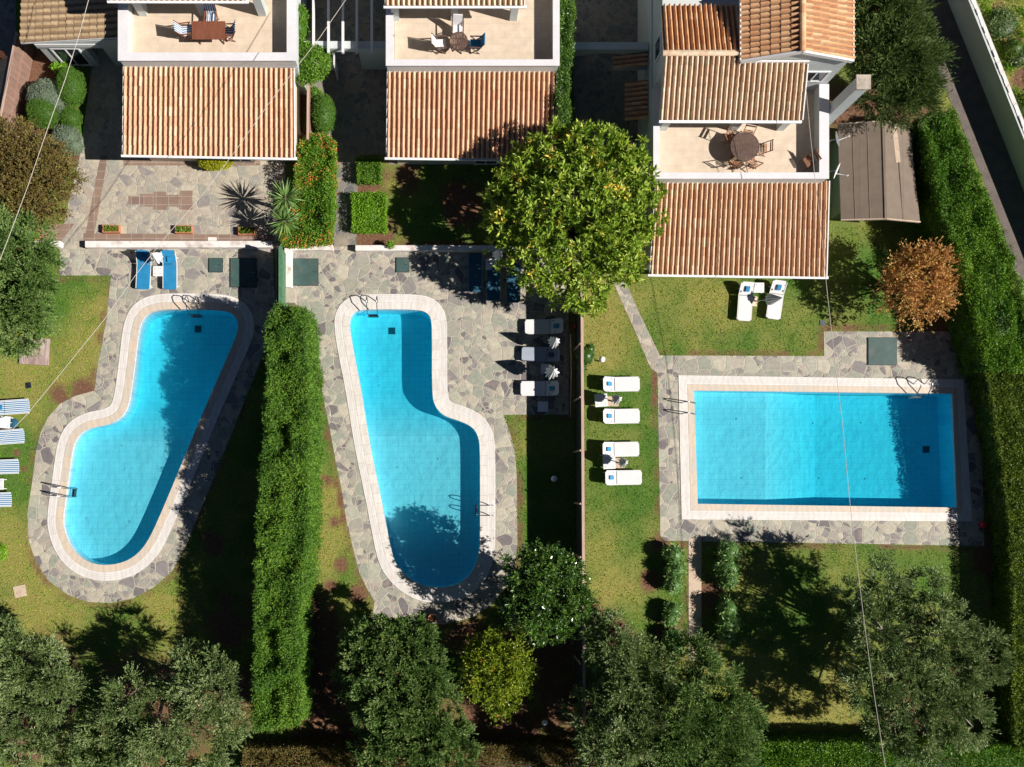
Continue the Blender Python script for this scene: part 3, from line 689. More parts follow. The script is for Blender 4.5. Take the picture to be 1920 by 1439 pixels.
def pool(label, w, mid, outer, matin, matout, zf, cuts, axis, drain, lights, group, zm=.028):
    c = np.mean(w, 0); t = thing('swimming_pool', label, 'swimming pool', (c[0], c[1], 0), 0, group)
    ring(t, 'coping', w, mid, .045, matin); ring(t, 'overflow_grate', mid, outer, .038, matout)
    mb = MB(); n = len(w)
    for i in range(n):
        a = w[i]; b2 = w[(i + 1) % n]; za = zf(*a); zb = zf(*b2)
        mb.add([(*a, .0), (*b2, .0), (*b2, zb - .02), (*a, za - .02)], [(0, 1, 2, 3)])
    o = mb.build('pool_wall', 'pooltile', t)
    bm = bmesh.new(); vs = [bm.verts.new((x, y, 0)) for x, y in w]; bm.faces.new(vs)
    for k in cuts:
        co = Vector((k, 0, 0)) if axis == 0 else Vector((0, k, 0)); no = Vector((1, 0, 0)) if axis == 0 else Vector((0, 1, 0))
        bmesh.ops.bisect_plane(bm, geom=bm.verts[:] + bm.edges[:] + bm.faces[:], plane_co=co, plane_no=no)
    bmesh.ops.triangulate(bm, faces=bm.faces[:])
    for v in bm.verts: v.co.z = zf(v.co.x, v.co.y)
    for v in bm.verts: v.co -= t.location
    me = bpy.data.meshes.new('pool_floor'); bm.to_mesh(me); bm.free(); me.materials.append(M['pooltile'])
    f = bpy.data.objects.new('pool_floor', me); C.objects.link(f); f.parent = t
    dp = g(*drain, -1.4); z = zf(dp.x, dp.y)
    MB().box(dp.x - .17, dp.x + .17, dp.y - .17, dp.y + .17, z - .02, z + .03).build('drain', 'drain', t)
    for l in lights:
        lp = g(*l, -1.0); z = zf(lp.x, lp.y)
        MB().lathe([(.055, 0), (.055, .02), (.02, .03)], (lp.x, lp.y, z), 10).build('inlet', 'plastic_white', t)
    wb = offset(w, .01); mb = MB().prism(wb, -2.6, ZW); wo = mb.build('water', 'water'); tag(wo, kind='structure')
    return t
def lin(k0, z0, k1, z1, ax):
    def f(x, y):
        k = x if ax == 0 else y; s = min(1, max(0, (k - k0) / (k1 - k0))); return z0 + (z1 - z0) * s
    return f
y_a = g(0, 752, -1.3).y; y_b = g(0, 828, -.8).y
pool('teardrop blue pool on the left, half in the shade of the hedge', w1, offset(w1, .36), cop1, 'coping_beige', 'coping_white', lin(y_a, -1.45, y_b, -.85, 1), [y_a, y_b], 1, (371, 617), [(231, 836), (165, 972), (245, 978)], None)
y_a = g(0, 731, -1.3).y; y_b = g(0, 818, -.8).y
pool('boot shaped middle pool with pinkish white edge, tree shadow at its foot', w2, offset(w2, .36), cop2, 'coping_pool2', 'coping_white', lin(y_a, -1.4, y_b, -.85, 1), [y_a, y_b], 1, (735, 621), [(710, 722), (746, 877), (822, 861), (862, 1038)], None)
x_a = g(1436, 0, -.85).x; x_b = g(1532, 0, -1.2).x
mid3 = W([(1289, 721), (1794, 727), (1806, 962), (1295, 958)], .03)
pool('large rectangular blue pool on the right with straight marble edge', w3, mid3, c3, 'coping_beige', 'coping_white', lin(x_a, -.9, x_b, -1.45, 0), [x_a, x_b], 0, (1737, 843), [(1380, 786), (1390, 897), (1530, 793), (1543, 897), (1622, 792), (1630, 898)], None)

# ------------------------------------------------------------------ roofs
def tiled(name, TL, TR, BL, BR, pitch, rowlen, mat, parent, jit=.006, hgt=.095):
    """barrel tiles running from the edge TL-TR down to BL-BR"""
    TL, TR, BL, BR = map(Vector, (TL, TR, BL, BR)); nc = max(2, round(((TR - TL).length + (BR - BL).length) / 2 / pitch)); nr = max(1, round(((BL - TL).length + (BR - TR).length) / 2 / rowlen))
    nrm = (TR - TL).cross(TL - BL).normalized()
    if nrm.z < 0: nrm = -nrm
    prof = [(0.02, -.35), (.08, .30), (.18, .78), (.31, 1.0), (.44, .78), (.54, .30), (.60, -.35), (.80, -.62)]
    mb = MB(); pts = {}; K = len(prof)
    for r in range(nr):
        v0 = max(0, (r - .04) / nr); v1 = (r + 1) / nr
        for c in range(nc):
            j = random.uniform(-jit, jit); jx = random.uniform(-.03, .03)
            vs = []
            for v, lift in ((v0, 0.0), (v1, .030)):
                for k in range(K + 1):
                    u0, h = prof[k] if k < K else (1.02, -.25)
                    u = min(1, max(0, (c + u0 + jx * (h > 0)) / nc)); sc = 1.0 if lift else .86
                    p = TL.lerp(TR, u).lerp(BL.lerp(BR, u), v) + nrm * (h * hgt * sc + lift + j + .06); vs.append(p)
            fs = [(k, k + 1, K + 1 + k + 1, K + 1 + k) for k in range(K)]
            for k in range(K):      # lower lip of each tile
                vs.append(vs[K + 1 + k] - nrm * .035)
            vs.append(vs[2 * K + 1] - nrm * .035)
            fs += [(K + 1 + k, K + 2 + k, 2 * (K + 1) + k + 1, 2 * (K + 1) + k) for k in range(K)]
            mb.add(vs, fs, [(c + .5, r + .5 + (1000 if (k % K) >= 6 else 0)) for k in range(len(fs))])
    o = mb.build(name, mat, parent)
    for p in o.data.polygons: pass
    return o
def slab(mb, TL, TR, BR, BL, th):
    t = [Vector(p) for p in (BL, BR, TR, TL)]; return mb.hexa([p - Vector((0, 0, th)) for p in t], t)
def gutter(name, a, b, parent, mat='white_metal', r=.065):
    a = Vector(a); b = Vector(b)
    mb = MB(); mb.bar(a, b, .13, .10); o = mb.build(name, mat, parent, bevel=.015); return o
def ridge(name, a, b, parent, mat, n):
    a = Vector(a); b = Vector(b); d = (b - a) / n; x = d.normalized(); s = x.cross(Vector((0, 0, 1))).normalized(); mb = MB()
    for i in range(n):
        p0 = a + d * i - x * .03; p1 = a + d * (i + 1); vs = []
        for p, r in ((p0, .12), (p1, .14)):
            for k in range(7):
                an = math.pi * k / 6; vs.append(p + s * math.cos(an) * r + Vector((0, 0, math.sin(an) * r * .75)))
        fs = [(k, k + 1, 8 + k, 7 + k) for k in range(6)] + [tuple(range(7))[::-1], tuple(range(7, 14))]
        mb.add(vs, fs, [(i + .5, 90.5)] * len(fs))
    return mb.build(name, mat, parent)
def window(parent, x0, x1, y, z0, z1, face=-1, shutter=False):
    """window in a wall that faces south (y = wall face)"""
    f = MB(); d = .05 * face
    for a in ((x0, x1, z1 - .08, z1), (x0, x1, z0, z0 + .08), (x0, x0 + .08, z0 + .08, z1 - .08), (x1 - .08, x1, z0 + .08, z1 - .08), ((x0 + x1) / 2 - .03, (x0 + x1) / 2 + .03, z0 + .08, z1 - .08)):
        f.box(a[0], a[1], min(y + d, y), max(y + d, y), a[2], a[3])
    o = f.build('window', 'white_metal', parent)
    p = MB().box(x0 + .08, x1 - .08, min(y + d * .3, y), max(y + d * .3, y), z0 + .08, z1 - .08).build('pane', 'glass', parent); p.parent = o
    return o
def parapet(parent, segs, z0, z1, capw=.02):
    for (x0, x1, y0, y1) in segs:
        MB().box(x0, x1, y0, y1, z0, z1 - .05).build('parapet', 'wall_paint', parent)
    cb = MB()
    for (x0, x1, y0, y1) in segs: cb.box(x0 - capw, x1 + capw, y0 - capw, y1 + (0 if y1 - y0 > 1 else capw), z1 - .05, z1)
    return cb
ZF, ZP = 3.2, 3.93

def villa(label, x0, x1, ycap, yfront, eave_px, top_px, roofmat, xpi, ypi, group='pale villas with tiled veranda roofs', north=27.5, yT=None, xE=None):
    t = thing('villa', label, 'house', ((x0 + x1) / 2, (yfront + north) / 2, 0), 0, group)
    # body under the terrace, and the room under the lean-to roof
    MB().box(x0 + .06, x1 - .06, ycap + .02, north, 0, ZF - .02).build('wall', 'wall_paint', t)
    MB().box(x0 + .35, x1 - .35, yfront, ycap + .018, 0, 2.30).build('front_wall', 'wall_cream', t)
    MB().box(xpi[0], xpi[1], ypi, north, ZF - .018, ZF).build('terrace_floor', 'terrace', t)
    return t

# house on the left -------------------------------------------------
def lean_to(t, TL, TR, BL, BR, mat, n=.235, rl=.42, guttermat='white_metal'):
    sb = MB(); slab(sb, TL, TR, BR, BL, .10); sb.build('roof_slab', 'wall_white', t)
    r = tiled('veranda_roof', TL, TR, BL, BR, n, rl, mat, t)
    gutter('gutter', Vector(BL) + Vector((-.1, -.03, -.0)), Vector(BR) + Vector((.1, -.03, -.0)), t, guttermat)
    for a, b2 in ((TL, BL), (TR, BR)):
        MB().bar(Vector(a) + Vector((0, 0, .03)), Vector(b2) + Vector((0, 0, .03)), .05, .14).build('verge', 'wall_white', t)
    return r
h1 = villa('left villa with tiled veranda roof and roof terrace holding a rectangular table', -14.83, -6.70, 19.75, 16.45, None, None, 'tile_terra', (-14.45, -7.05), 20.1)
lean_to(h1, g(233, 125, 3.1), g(552, 129, 3.1), g(231, 291, 2.35), g(553, 297, 2.35), 'tile_terra')
ymin = 19.78
cb = MB()
for nm, sg in (('parapet', (-14.81, -14.42, ymin, 27.4)), ('parapet', (-7.09, -6.72, ymin, 27.4)), ('parapet', (-14.42, -7.09, ymin, ymin + .30))):
    MB().box(sg[0], sg[1], sg[2], sg[3], ZF - .3, ZP - .05).build(nm, 'wall_paint', h1)
cb.box(-14.86, -14.40, ymin - .05, 27.4, ZP - .05, ZP).box(-7.11, -6.67, ymin - .05, 27.4, ZP - .05, ZP).box(-14.40, -7.11, ymin - .05, ymin + .33, ZP - .05, ZP)
cb.build('parapet_cap', 'cap', h1)
# upper lean-to roof over the porch, pillars, upper wall
e1y = g(0, 2, 5.4).y; a = g(205, 2, 5.4).x; b2 = g(462, 4, 5.4).x
lean_to(h1, (a, e1y + 2.7, 6.2), (b2, e1y + 2.7, 6.2), (a, e1y, 5.4), (b2, e1y - .02, 5.4), 'tile_old')
for x in (-13.9, -11.05, -8.35):
    MB().box(x - .19, x + .19, g(0, 31, ZF).y, g(0, 31, ZF).y + .45, ZF, 5.32).build('porch_pillar', 'wall_paint', h1)
MB().box(a + .1, b2 - .1, e1y + 2.7, 27.4, ZF, 6.1).build('upper_wall', 'wall_paint', h1)
window(h1, -12.6, -11.0, e1y + 2.7, ZF + .1, 5.3)
for x in (-13.6, -10.6, -8.9): window(h1, x, x + 1.2, 16.45, .6 if x != -10.6 else .1, 2.1)
MB().lathe([(.03, 0), (.03, .1)], (g(244, 91, ZF).x, g(244, 91, ZF).y, ZF), 8).build('floor_drain', 'black', h1)
# side wing with the brown tiles
wy = 21.18
TLw, BLw = Vector((g(44, -30, 2.62).x, 25.2, 2.62)), Vector((g(39, 80, 2.62).x, wy - .04, 2.62)); TRw, BRw = Vector((-14.95, 25.2, 3.12)), Vector((-14.95, wy, 3.12))
sb = MB(); slab(sb, TLw, TRw, BRw, BLw, .10); sb.build('roof_slab', 'wall_white', h1)
tiled('wing_roof', TRw, BRw, TLw, BLw, .31, .39, 'tile_brown', h1, hgt=.05)
MB().box(-19.3, -17.1, wy + .03, wy + .4, 0, 2.05).box(-16.25, -14.9, wy + .03, wy + .4, 0, 2.05).box(-19.3, -19.0, wy + .4, 25, 0, 2.05).build('wing_wall', 'wall_paint', h1)
MB().hexa([(-19.34, wy - .02, 2.05), (-14.9, wy - .02, 2.05), (-14.9, wy + .4, 2.05), (-19.34, wy + .4, 2.05)], [(-19.34, wy - .02, 2.52), (-14.9, wy - .02, 2.98), (-14.9, wy + .4, 2.98), (-19.34, wy + .4, 2.52)]).build('lintel', 'wall_paint', h1)
MB().box(-19.3, -16.3, wy - .05, wy - .02, 2.22, 2.5).build('fascia', 'wall_white', h1)
window(h1, -18.8, -17.4, wy + .03, .15, 2.0)

# house in the middle -----------------------------------------------
hx0, hx1 = -2.54, 5.40
h2 = villa('middle villa with tiled veranda roof partly under tree shade and terrace with small round table', hx0, hx1, 19.52, 16.3, None, None, 'tile_terra', (-2.2, 5.1), 19.9)
lean_to(h2, g(727, 130, 3.1), g(1044, 135, 3.1), g(725, 296, 2.35), g(1040, 300, 2.35), 'tile_terra')
y2 = 19.55
for sg in ((hx0 + .02, hx0 + .30, y2, 27.4), (hx1 - .27, hx1 - .02, y2, 27.4), (hx0 + .30, hx1 - .27, y2, y2 + .22)):
    MB().box(sg[0], sg[1], sg[2], sg[3], ZF - .3, ZP - .05).build('parapet', 'wall_paint', h2)
MB().box(hx0 - .02, hx0 + .32, y2 - .05, 27.4, ZP - .05, ZP).box(hx1 - .29, hx1 + .02, y2 - .05, 27.4, ZP - .05, ZP).box(hx0 + .32, hx1 - .29, y2 - .05, y2 + .24, ZP - .05, ZP).build('parapet_cap', 'cap', h2)
e2y = g(0, 12, 5.4).y; a = g(723, 12, 5.4).x; b2 = g(983, 13, 5.4).x
lean_to(h2, (a, e2y + 2.7, 6.2), (b2, e2y + 2.7, 6.2), (a, e2y, 5.4), (b2, e2y, 5.4), 'tile_old')
for x in (g(742, 0, ZF).x, g(852, 0, ZF).x, g(962, 0, ZF).x):
    MB().box(x - .17, x + .17, g(0, 40, ZF).y, g(0, 40, ZF).y + .4, ZF, 5.32).build('porch_pillar', 'wall_paint', h2)
MB().box(a + .1, b2 - .1, e2y + 2.7, 27.4, ZF, 6.1).build('upper_wall', 'wall_paint', h2)
window(h2, 0, 1.6, e2y + 2.7, ZF + .1, 5.3)
for x in (-1.2, 1.6, 3.4): window(h2, x, x + 1.2, 16.3, .6 if x != 1.6 else .1, 2.1)
MB().lathe([(.03, 0), (.03, .1)], (g(738, 68, ZF).x, g(738, 68, ZF).y, ZF), 8).build('floor_drain', 'black', h2)

# house on the right ------------------------------------------------
h3 = villa('tall right villa with gabled roof, several tiled roofs and terrace with slatted round table', 9.74, 17.77, 14.33, 11.0, None, None, 'tile_old', (9.98, 17.36), 14.6, north=27.5)
lean_to(h3, g(1229, 338, 3.1), g(1554, 340, 3.1), g(1218, 515, 2.35), g(1549, 520, 2.35), 'tile_mid')
y3 = 14.36
for sg in ((9.76, 10.0, y3, 18.6), (17.36, 17.75, y3, 18.66), (10.0, 17.36, y3, y3 + .22)):
    MB().box(sg[0], sg[1], sg[2], sg[3], ZF - .3, ZP - .05).build('parapet', 'wall_paint', h3)
MB().box(9.72, 10.02, y3 - .05, 18.6, ZP - .05, ZP).box(17.34, 17.79, y3 - .05, 18.66, ZP - .05, ZP).box(10.02, 17.34, y3 - .05, y3 + .24, ZP - .05, ZP).build('parapet_cap', 'cap', h3)
# upper rooms
MB().box(9.85, 13.2, 18.7, 21.4, ZF, 5.45).box(9.85, 13.2, 21.4, 27.4, ZF, 5.2).build('upper_wall', 'wall_paint', h3)
gb = MB(); gb.add([(9.85, 18.7, 5.44), (9.85, 21.3, 5.44), (9.85, 19.0, 6.10), (13.2, 18.7, 5.44), (13.2, 21.3, 5.44), (13.2, 19.0, 6.10), (9.85, 18.7, 6.0), (13.2, 18.7, 6.0)],
       [(0, 6, 2, 1), (3, 4, 5, 7), (0, 3, 7, 6), (6, 7, 5, 2), (2, 5, 4, 1), (0, 1, 4, 3)]); gb.build('gable_wall', 'wall_paint', h3)
# terrace porch roof (south slope), two steps in plan
ex0, ex1 = 9.66, 15.95; ey = g(0, 226, 5.4).y
rTL = (ex0 + .03, 19.0, 6.2); rTM = (13.12, 19.0, 6.2); rTR = (15.93, 18.66, 6.1); rBL = (ex0, ey, 5.4); rBM = (13.12, ey, 5.4); rBR = (ex1, ey - .02, 5.4)
sb = MB(); slab(sb, rTL, rTM, rBM, rBL, .10); slab(sb, (13.122, 18.66, 6.1), rTR, rBR, (13.122, ey, 5.4), .10); sb.build('roof_slab', 'wall_white', h3)
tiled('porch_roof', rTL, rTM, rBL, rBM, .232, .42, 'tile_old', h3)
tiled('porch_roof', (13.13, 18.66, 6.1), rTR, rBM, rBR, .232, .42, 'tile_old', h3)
gutter('gutter', (ex0 - .03, ey - .05, 5.40), (ex1 + .03, ey - .07, 5.40), h3)
MB().bar((13.1, 18.70, 6.24), (15.98, 18.70, 6.24), .16, .14).build('flashing', 'wall_white', h3)
MB().bar((15.97, 18.6, 6.12), (15.99, ey, 5.44), .05, .16).build('verge', 'wall_white', h3)
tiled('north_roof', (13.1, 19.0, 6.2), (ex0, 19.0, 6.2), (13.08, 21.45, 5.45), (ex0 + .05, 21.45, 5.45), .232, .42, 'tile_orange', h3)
sb = MB(); slab(sb, (13.1, 19.0, 6.2), (ex0, 19.0, 6.2), (ex0 + .05, 21.45, 5.45), (13.08, 21.45, 5.45), .10); sb.build('roof_slab', 'wall_white', h3)
ridge('ridge_tiles', (ex0 - .02, 19.0, 6.30), (13.1, 19.0, 6.30), h3, 'tile_old', 9)
for x in (10.3, g(1374, 0, ZF).x, g(1462, 0, ZF).x):
    MB().box(x - .17, x + .17, g(0, 246, ZF).y, g(0, 246, ZF).y + .4, ZF, 5.32).build('porch_pillar', 'wall_paint', h3)
# tall gabled block
MB().box(13.2, 17.7, 18.68, 27.4, ZF, 6.38).build('tower_wall', 'wall_paint', h3)
gb = MB(); gb.add([(13.2, 18.68, 6.36), (17.7, 18.68, 6.36), (15.28, 18.68, 7.18), (13.2, 27.4, 6.36), (17.7, 27.4, 6.36), (15.28, 27.4, 7.18)], [(0, 1, 2), (3, 5, 4), (0, 2, 5, 3), (1, 4, 5, 2), (0, 3, 4, 1)]); gb.build('gable_wall', 'wall_paint', h3)
ry0 = 18.62
for nm, e in (('gable_roof', 17.80), ('gable_roof', 12.98)):
    ze = 6.42 if e > 15 else 6.36
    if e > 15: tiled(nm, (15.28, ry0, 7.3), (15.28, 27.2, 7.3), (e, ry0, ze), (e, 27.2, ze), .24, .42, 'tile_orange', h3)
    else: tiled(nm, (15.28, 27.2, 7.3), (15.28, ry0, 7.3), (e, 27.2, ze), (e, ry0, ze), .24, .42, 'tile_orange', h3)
    sb = MB(); slab(sb, (15.28, ry0, 7.28), (15.28, 27.2, 7.28), (e, 27.2, ze - .02), (e, ry0, ze - .02), .10); sb.build('roof_slab', 'wall_white', h3)
    MB().bar((15.28, ry0 - .03, 7.30), (e, ry0 - .03, ze), .09, .20).build('bargeboard', 'wall_white', h3)
    MB().bar((e + (.03 if e > 15 else -.03), ry0, ze + .02), (e + (.03 if e > 15 else -.03), 27.2, ze + .02), .05, .1).build('gutter', 'white_metal', h3)
ridge('ridge_tiles', (15.28, ry0 - .02, 7.40), (15.28, 27.2, 7.40), h3, 'tile_orange', 22)
window(h3, 16.2, 17.35, 18.68, 4.2, 5.25)
# dark shutter window in the west wall
fw = MB().box(9.79, 9.85, 19.6, 20.5, 4.0, 5.0).build('window', 'white_metal', h3); pw = MB().box(9.775, 9.789, 19.68, 20.42, 4.08, 4.92).build('pane', 'glass', h3); pw.parent = fw
MB().box(8.2, 9.8, g(0, 127, 2.3).y, g(0, 101, 2.3).y, 2.0, 2.1).build('canopy', 'wall_paint', h3)
tiled('canopy_tiles', (9.8, g(0, 127, 2.3).y, 2.5), (9.8, g(0, 101, 2.3).y, 2.5), (8.2, g(0, 127, 2.3).y, 2.1), (8.2, g(0, 101, 2.3).y, 2.1), .24, .42, 'tile_terra', h3)
tiled('canopy_tiles', (9.8, g(0, 226, 2.3).y, 2.5), (9.8, g(0, 154, 2.3).y, 2.5), (8.75, g(0, 226, 2.3).y, 2.2), (8.75, g(0, 154, 2.3).y, 2.2), .24, .42, 'tile_terra', h3)
MB().lathe([(.04, 0), (.04, .06)], (17.1, 17.6, ZF), 8).build('floor_drain', 'black', h3)
for x in (10.6, 13.0, 15.4): window(h3, x, x + 1.3, 11.0, .6 if x != 13.0 else .1, 2.1)
# chimney stack
ch = thing('chimney', 'tall square grey chimney standing outside the east parapet of the right villa', 'chimney', (18.09, 17.53, 0))
MB().box(17.86, 18.36, 17.28, 17.78, 0, 6.74).build('shaft', 'wall_paint', ch)
MB().box(17.80, 18.42, 17.22, 17.84, 6.74, 6.82).build('chimney_cap', 'concrete', ch)
# dishes on the east parapet
for (px, py, dx, dy, rx, lab) in ((1572, 262, .1, .0, 1.0, 'white satellite dish on the parapet, nearer the chimney'), (1571, 320, .16, -.12, 1.0, 'white satellite dish at the terrace corner, its arm pointing down right')):
    p = g(px - 4, py, 3.75); d = thing('satellite_dish', lab, 'satellite dish', (p.x, p.y, p.z), 0, 'dishes on the parapet')
    ax = Vector((1, .25 if dy == 0 else -.45, .35)).normalized(); sx = ax.orthogonal().normalized(); sx = Vector((0, 0, 1)).cross(ax).normalized(); sy = ax.cross(sx)
    mb = MB(); rings = [(0, -.06), (.2, -.045), (.36, 0)]; vs = []
    for (r, hh) in rings[1:]:
        for k in range(20):
            a_ = 2 * math.pi * k / 20; vs.append(sx * math.cos(a_) * r + sy * math.sin(a_) * r * 1.05 + ax * (hh + .06))
    vs.append(Vector((0, 0, 0))); fs = [(k, (k + 1) % 20, 20 + (k + 1) % 20, 20 + k) for k in range(20)] + [(40, (k + 1) % 20, k) for k in range(20)]
    mb.add(vs, fs).build('reflector', 'white_metal', d, smooth=True, local=True)
    e = ax * .62 + Vector((0, 0, -.18)); MB().tube([-sy * .3 + ax * .02, e], .018, 6).build('feed_arm', 'white_metal', d, local=True)
    MB().lathe([(.02, -.05), (.035, -.03), (.035, .04), (.02, .05)], e, 8).build('receiver', 'plastic_white', d, local=True)
    MB().tube([(0, 0, 0), (-.2, 0, -.1), (-.22, 0, -.45)], .022, 6).build('mount', 'steel', d, local=True)

# pergola wall between the left and the middle villa ----------------
pg = thing('pergola', 'white pergola rafters over the shaded yard between left and middle villas', 'pergola', (-4.3, 21.2, 0))
wy2 = 21.04
MB().box(-6.65, -5.25, wy2, wy2 + .35, 0, 2.3).box(-3.98, -2.6, wy2, wy2 + .35, 0, 2.3).box(-5.25, -3.98, wy2, wy2 + .35, 1.93, 2.3).build('wall', 'wall_paint', pg)
for x in (588, 616, 643, 669, 697):
    q = g(x, 0, 2.42).x; MB().box(q - .055, q + .055, wy2 - .28, 27.0, 2.34, 2.50).build('rafter', 'wall_white', pg)
MB().box(-5.2, -5.16, wy2 - .6, wy2, .05, 1.9).build('gate', 'wall_white', pg)
# arched wall between the middle and the right villa
aw = thing('garden_wall', 'grey arched wall bridging the shaded yard between middle and right villas', 'wall', (7.8, 20.9, 0))
yA = 20.76; mb = MB(); ax0, ax1 = 5.95, 9.74; N = 14
for i in range(N):
    u0, u1 = i / N, (i + 1) / N; x_0 = ax0 + (ax1 - ax0) * u0; x_1 = ax0 + (ax1 - ax0) * u1
    z_0 = 1.95 + .42 * math.sin(math.pi * u0); z_1 = 1.95 + .42 * math.sin(math.pi * u1)
    mb.hexa([(x_0, yA, z_0), (x_1, yA, z_1), (x_1, yA + .35, z_1), (x_0, yA + .35, z_0)], [(x_0, yA, 2.8), (x_1, yA, 2.8), (x_1, yA + .35, 2.8), (x_0, yA + .35, 2.8)])
mb.build('arch', 'wall_paint', aw); MB().box(5.5, 5.95, yA, yA + .35, 0, 2.8).build('pier', 'wall_paint', aw)

# shed ----------------------------------------------------------------
sh = thing('garden_shed', 'garden shed with weathered grey felt gable roof beside the tall hedge', 'shed', (g(1650, 320, 0).x, g(1650, 320, 0).y, 0))
rN = g(1656, 228, 2.45); rS = g(1661, 410, 2.45); wN = g(1571, 234, 1.95); wS = g(1577, 412, 1.95); eN = g(1706, 240, 1.95); eS = g(1725, 416, 1.95)
for nm, q in (('roof_panel', (rN, rS, wS, wN)), ('roof_panel', (rS, rN, eN, eS))):
    mb = MB(); mb.hexa([p - Vector((0, 0, .05)) for p in q], list(q)); mb.build(nm, 'felt', sh)
for a, b2 in ((rS, wS), (rS, eS), (rN, wN), (rN, eN)): MB().bar(a + Vector((0, -.02 if a is rS else .02, -.03)), b2 + Vector((0, -.02 if a is rS else .02, -.03)), .05, .13).build('bargeboard', 'slab', sh)
MB().bar(rN + Vector((0, 0, .01)), rS + Vector((0, 0, .01)), .12, .03).build('ridge_strip', 'felt', sh)
for f_, l_ in ((.35, (rN, wN, rS, wS)), (.68, (rN, wN, rS, wS)), (.5, (rN, eN, rS, eS))):
    MB().bar(l_[0].lerp(l_[1], f_) + Vector((0, 0, .006)), l_[2].lerp(l_[3], f_) + Vector((0, 0, .006)), .03, .014).build('felt_lap', 'felt', sh)
MB().bar(rN.lerp(eN, .42) + Vector((0, -.15, .02)), rN.lerp(eN, .46).lerp(rS.lerp(eS, .46), .40) + Vector((0, 0, .02)), .22, .02).build('loose_plank', 'slab', sh)
MB().box(wS.x + .3, eS.x - .3, wS.y + .55, wN.y - .3, 0, 1.88).build('wall', 'shedgreen', sh)

# fences and walls -----------------------------------------------------
f1 = thing('reed_fence', 'brown reed fence along the left boundary beside the round topiary', 'fence', g(45, 180))
pa, pb = g(64, 96), g(20, 330); d = (pb - pa); n = 60; mb = MB()
for i in range(n):
    a = pa + d * (i / n); b2 = pa + d * ((i + .86) / n); mb.bar(a + Vector((0, 0, 1.0)), b2 + Vector((0, 0, 1.0)), .035, 1.96)
mb.build('reed_panel', 'fencewood', f1); MB().bar(pa + Vector((.0, 0, 2.0)), pb + Vector((0, 0, 2.0)), .09, .06).build('top_rail', 'railwood', f1)
MB().bar(pa + Vector((.04, 0, 1.1)), pb + Vector((.04, 0, 1.1)), .05, .07).build('cross_rail', 'fencewood', f1)
f2 = thing('wooden_fence', 'low wooden fence beside the left villa, leading to the lantana hedge', 'fence', g(578, 200))
pa, pb = g(578, 148, 1.7), g(577, 262, 1.7); mb = MB(); n = 20
for i in range(n): mb.bar((pa + (pb - pa) * (i / n)) * 1 + Vector((0, 0, -.85)), (pa + (pb - pa) * ((i + .88) / n)) + Vector((0, 0, -.85)), .03, 1.68)
mb.build('board_panel', 'fencewood', f2); MB().bar(pa, pb, .11, .05).build('top_rail', 'railwood', f2)
f3 = thing('screen_fence', 'long dark screen fence with thin wooden rail between middle pool and right lawn', 'fence', g(1082, 950))
ft = 2.2; x_ = g(1091, 0, ft).x; ya, yb = g(0, 545, ft).y, g(0, 1345, ft).y
MB().box(x_ - .015, x_ + .015, yb, ya, 0, ft - .05).build('screen_panel', 'netting', f3)
MB().bar((x_, ya, ft), (x_ + .12, yb, ft), .13, .06).build('top_rail', 'railwood', f3)
for k in range(9):
    y = ya + (yb - ya) * k / 8; MB().box(x_ - .10, x_ - .03, y - .04, y + .04, 0, ft + .02).build('post', 'railwood', f3)
MB().tube([(x_ - .45, ya - 2, 1.6), (x_ - .42, ya - 4, 1.62), (x_ - .46, ya - 6, 1.55)], .02, 6).build('dry_branch', 'railwood', f3)
MB().tube([(x_ + .16, ya, 1.3), (x_ + .16, ya - 2.9, 1.3)], .025, 6).build('white_pole', 'white_metal', f3)
f4 = thing('net_fence', 'green net fence between the left pool and the middle pump pit', 'fence', g(530, 515))
xt = g(526, 0, 2.2).x; ya, yb = g(0, 462, 2.2).y, g(0, 600, 2.2).y
MB().box(xt - .02, xt + .02, yb, ya, 0, 2.2).build('net_panel', 'greennet', f4); MB().bar((xt, ya, 2.2), (xt, yb, 2.2), .18, .04).build('top_edge', 'greennet', f4)
x5 = g(518, 0, 1.9).x; MB().bar((x5, ya, 1.9), (x5, yb + .4, 1.9), .05, .05).build('side_rail', 'railwood', f4)
def lowwall(label, px0, py0, px1, py1, h, mat='lowwall', name='low_wall', wd=None):
    a = g(px0, py0, h); b2 = g(px1, py1, h); o = MB().box(min(a.x, b2.x), max(a.x, b2.x), min(a.y, b2.y), max(a.y, b2.y), 0, h).build(name, mat, bevel=.015)
    return tag(o, label, 'wall')
lowwall('low whitewashed wall between the left patio planters and the two blue loungers', 159, 452, 510, 464, .42)
lowwall('short whitewashed wall by the round terracotta pot under the left olive tree', 62, 452, 113, 463, .42)
lowwall('low whitewashed wall between the middle garden and the big tree', 666, 460, 1000, 470, .42)
lowwall('tall cream wall stub west of the square green pump cover', 533, 465, 545, 539, .75, name='pump_wall')
lowwall('thin cream wall north of the square green pump cover', 545.5, 459, 624, 469, .55, name='pump_wall')
lowwall('short rendered wall block at the north end of the tall hedge', 534, 540, 553, 568, .8, 'concrete', name='wall_block')
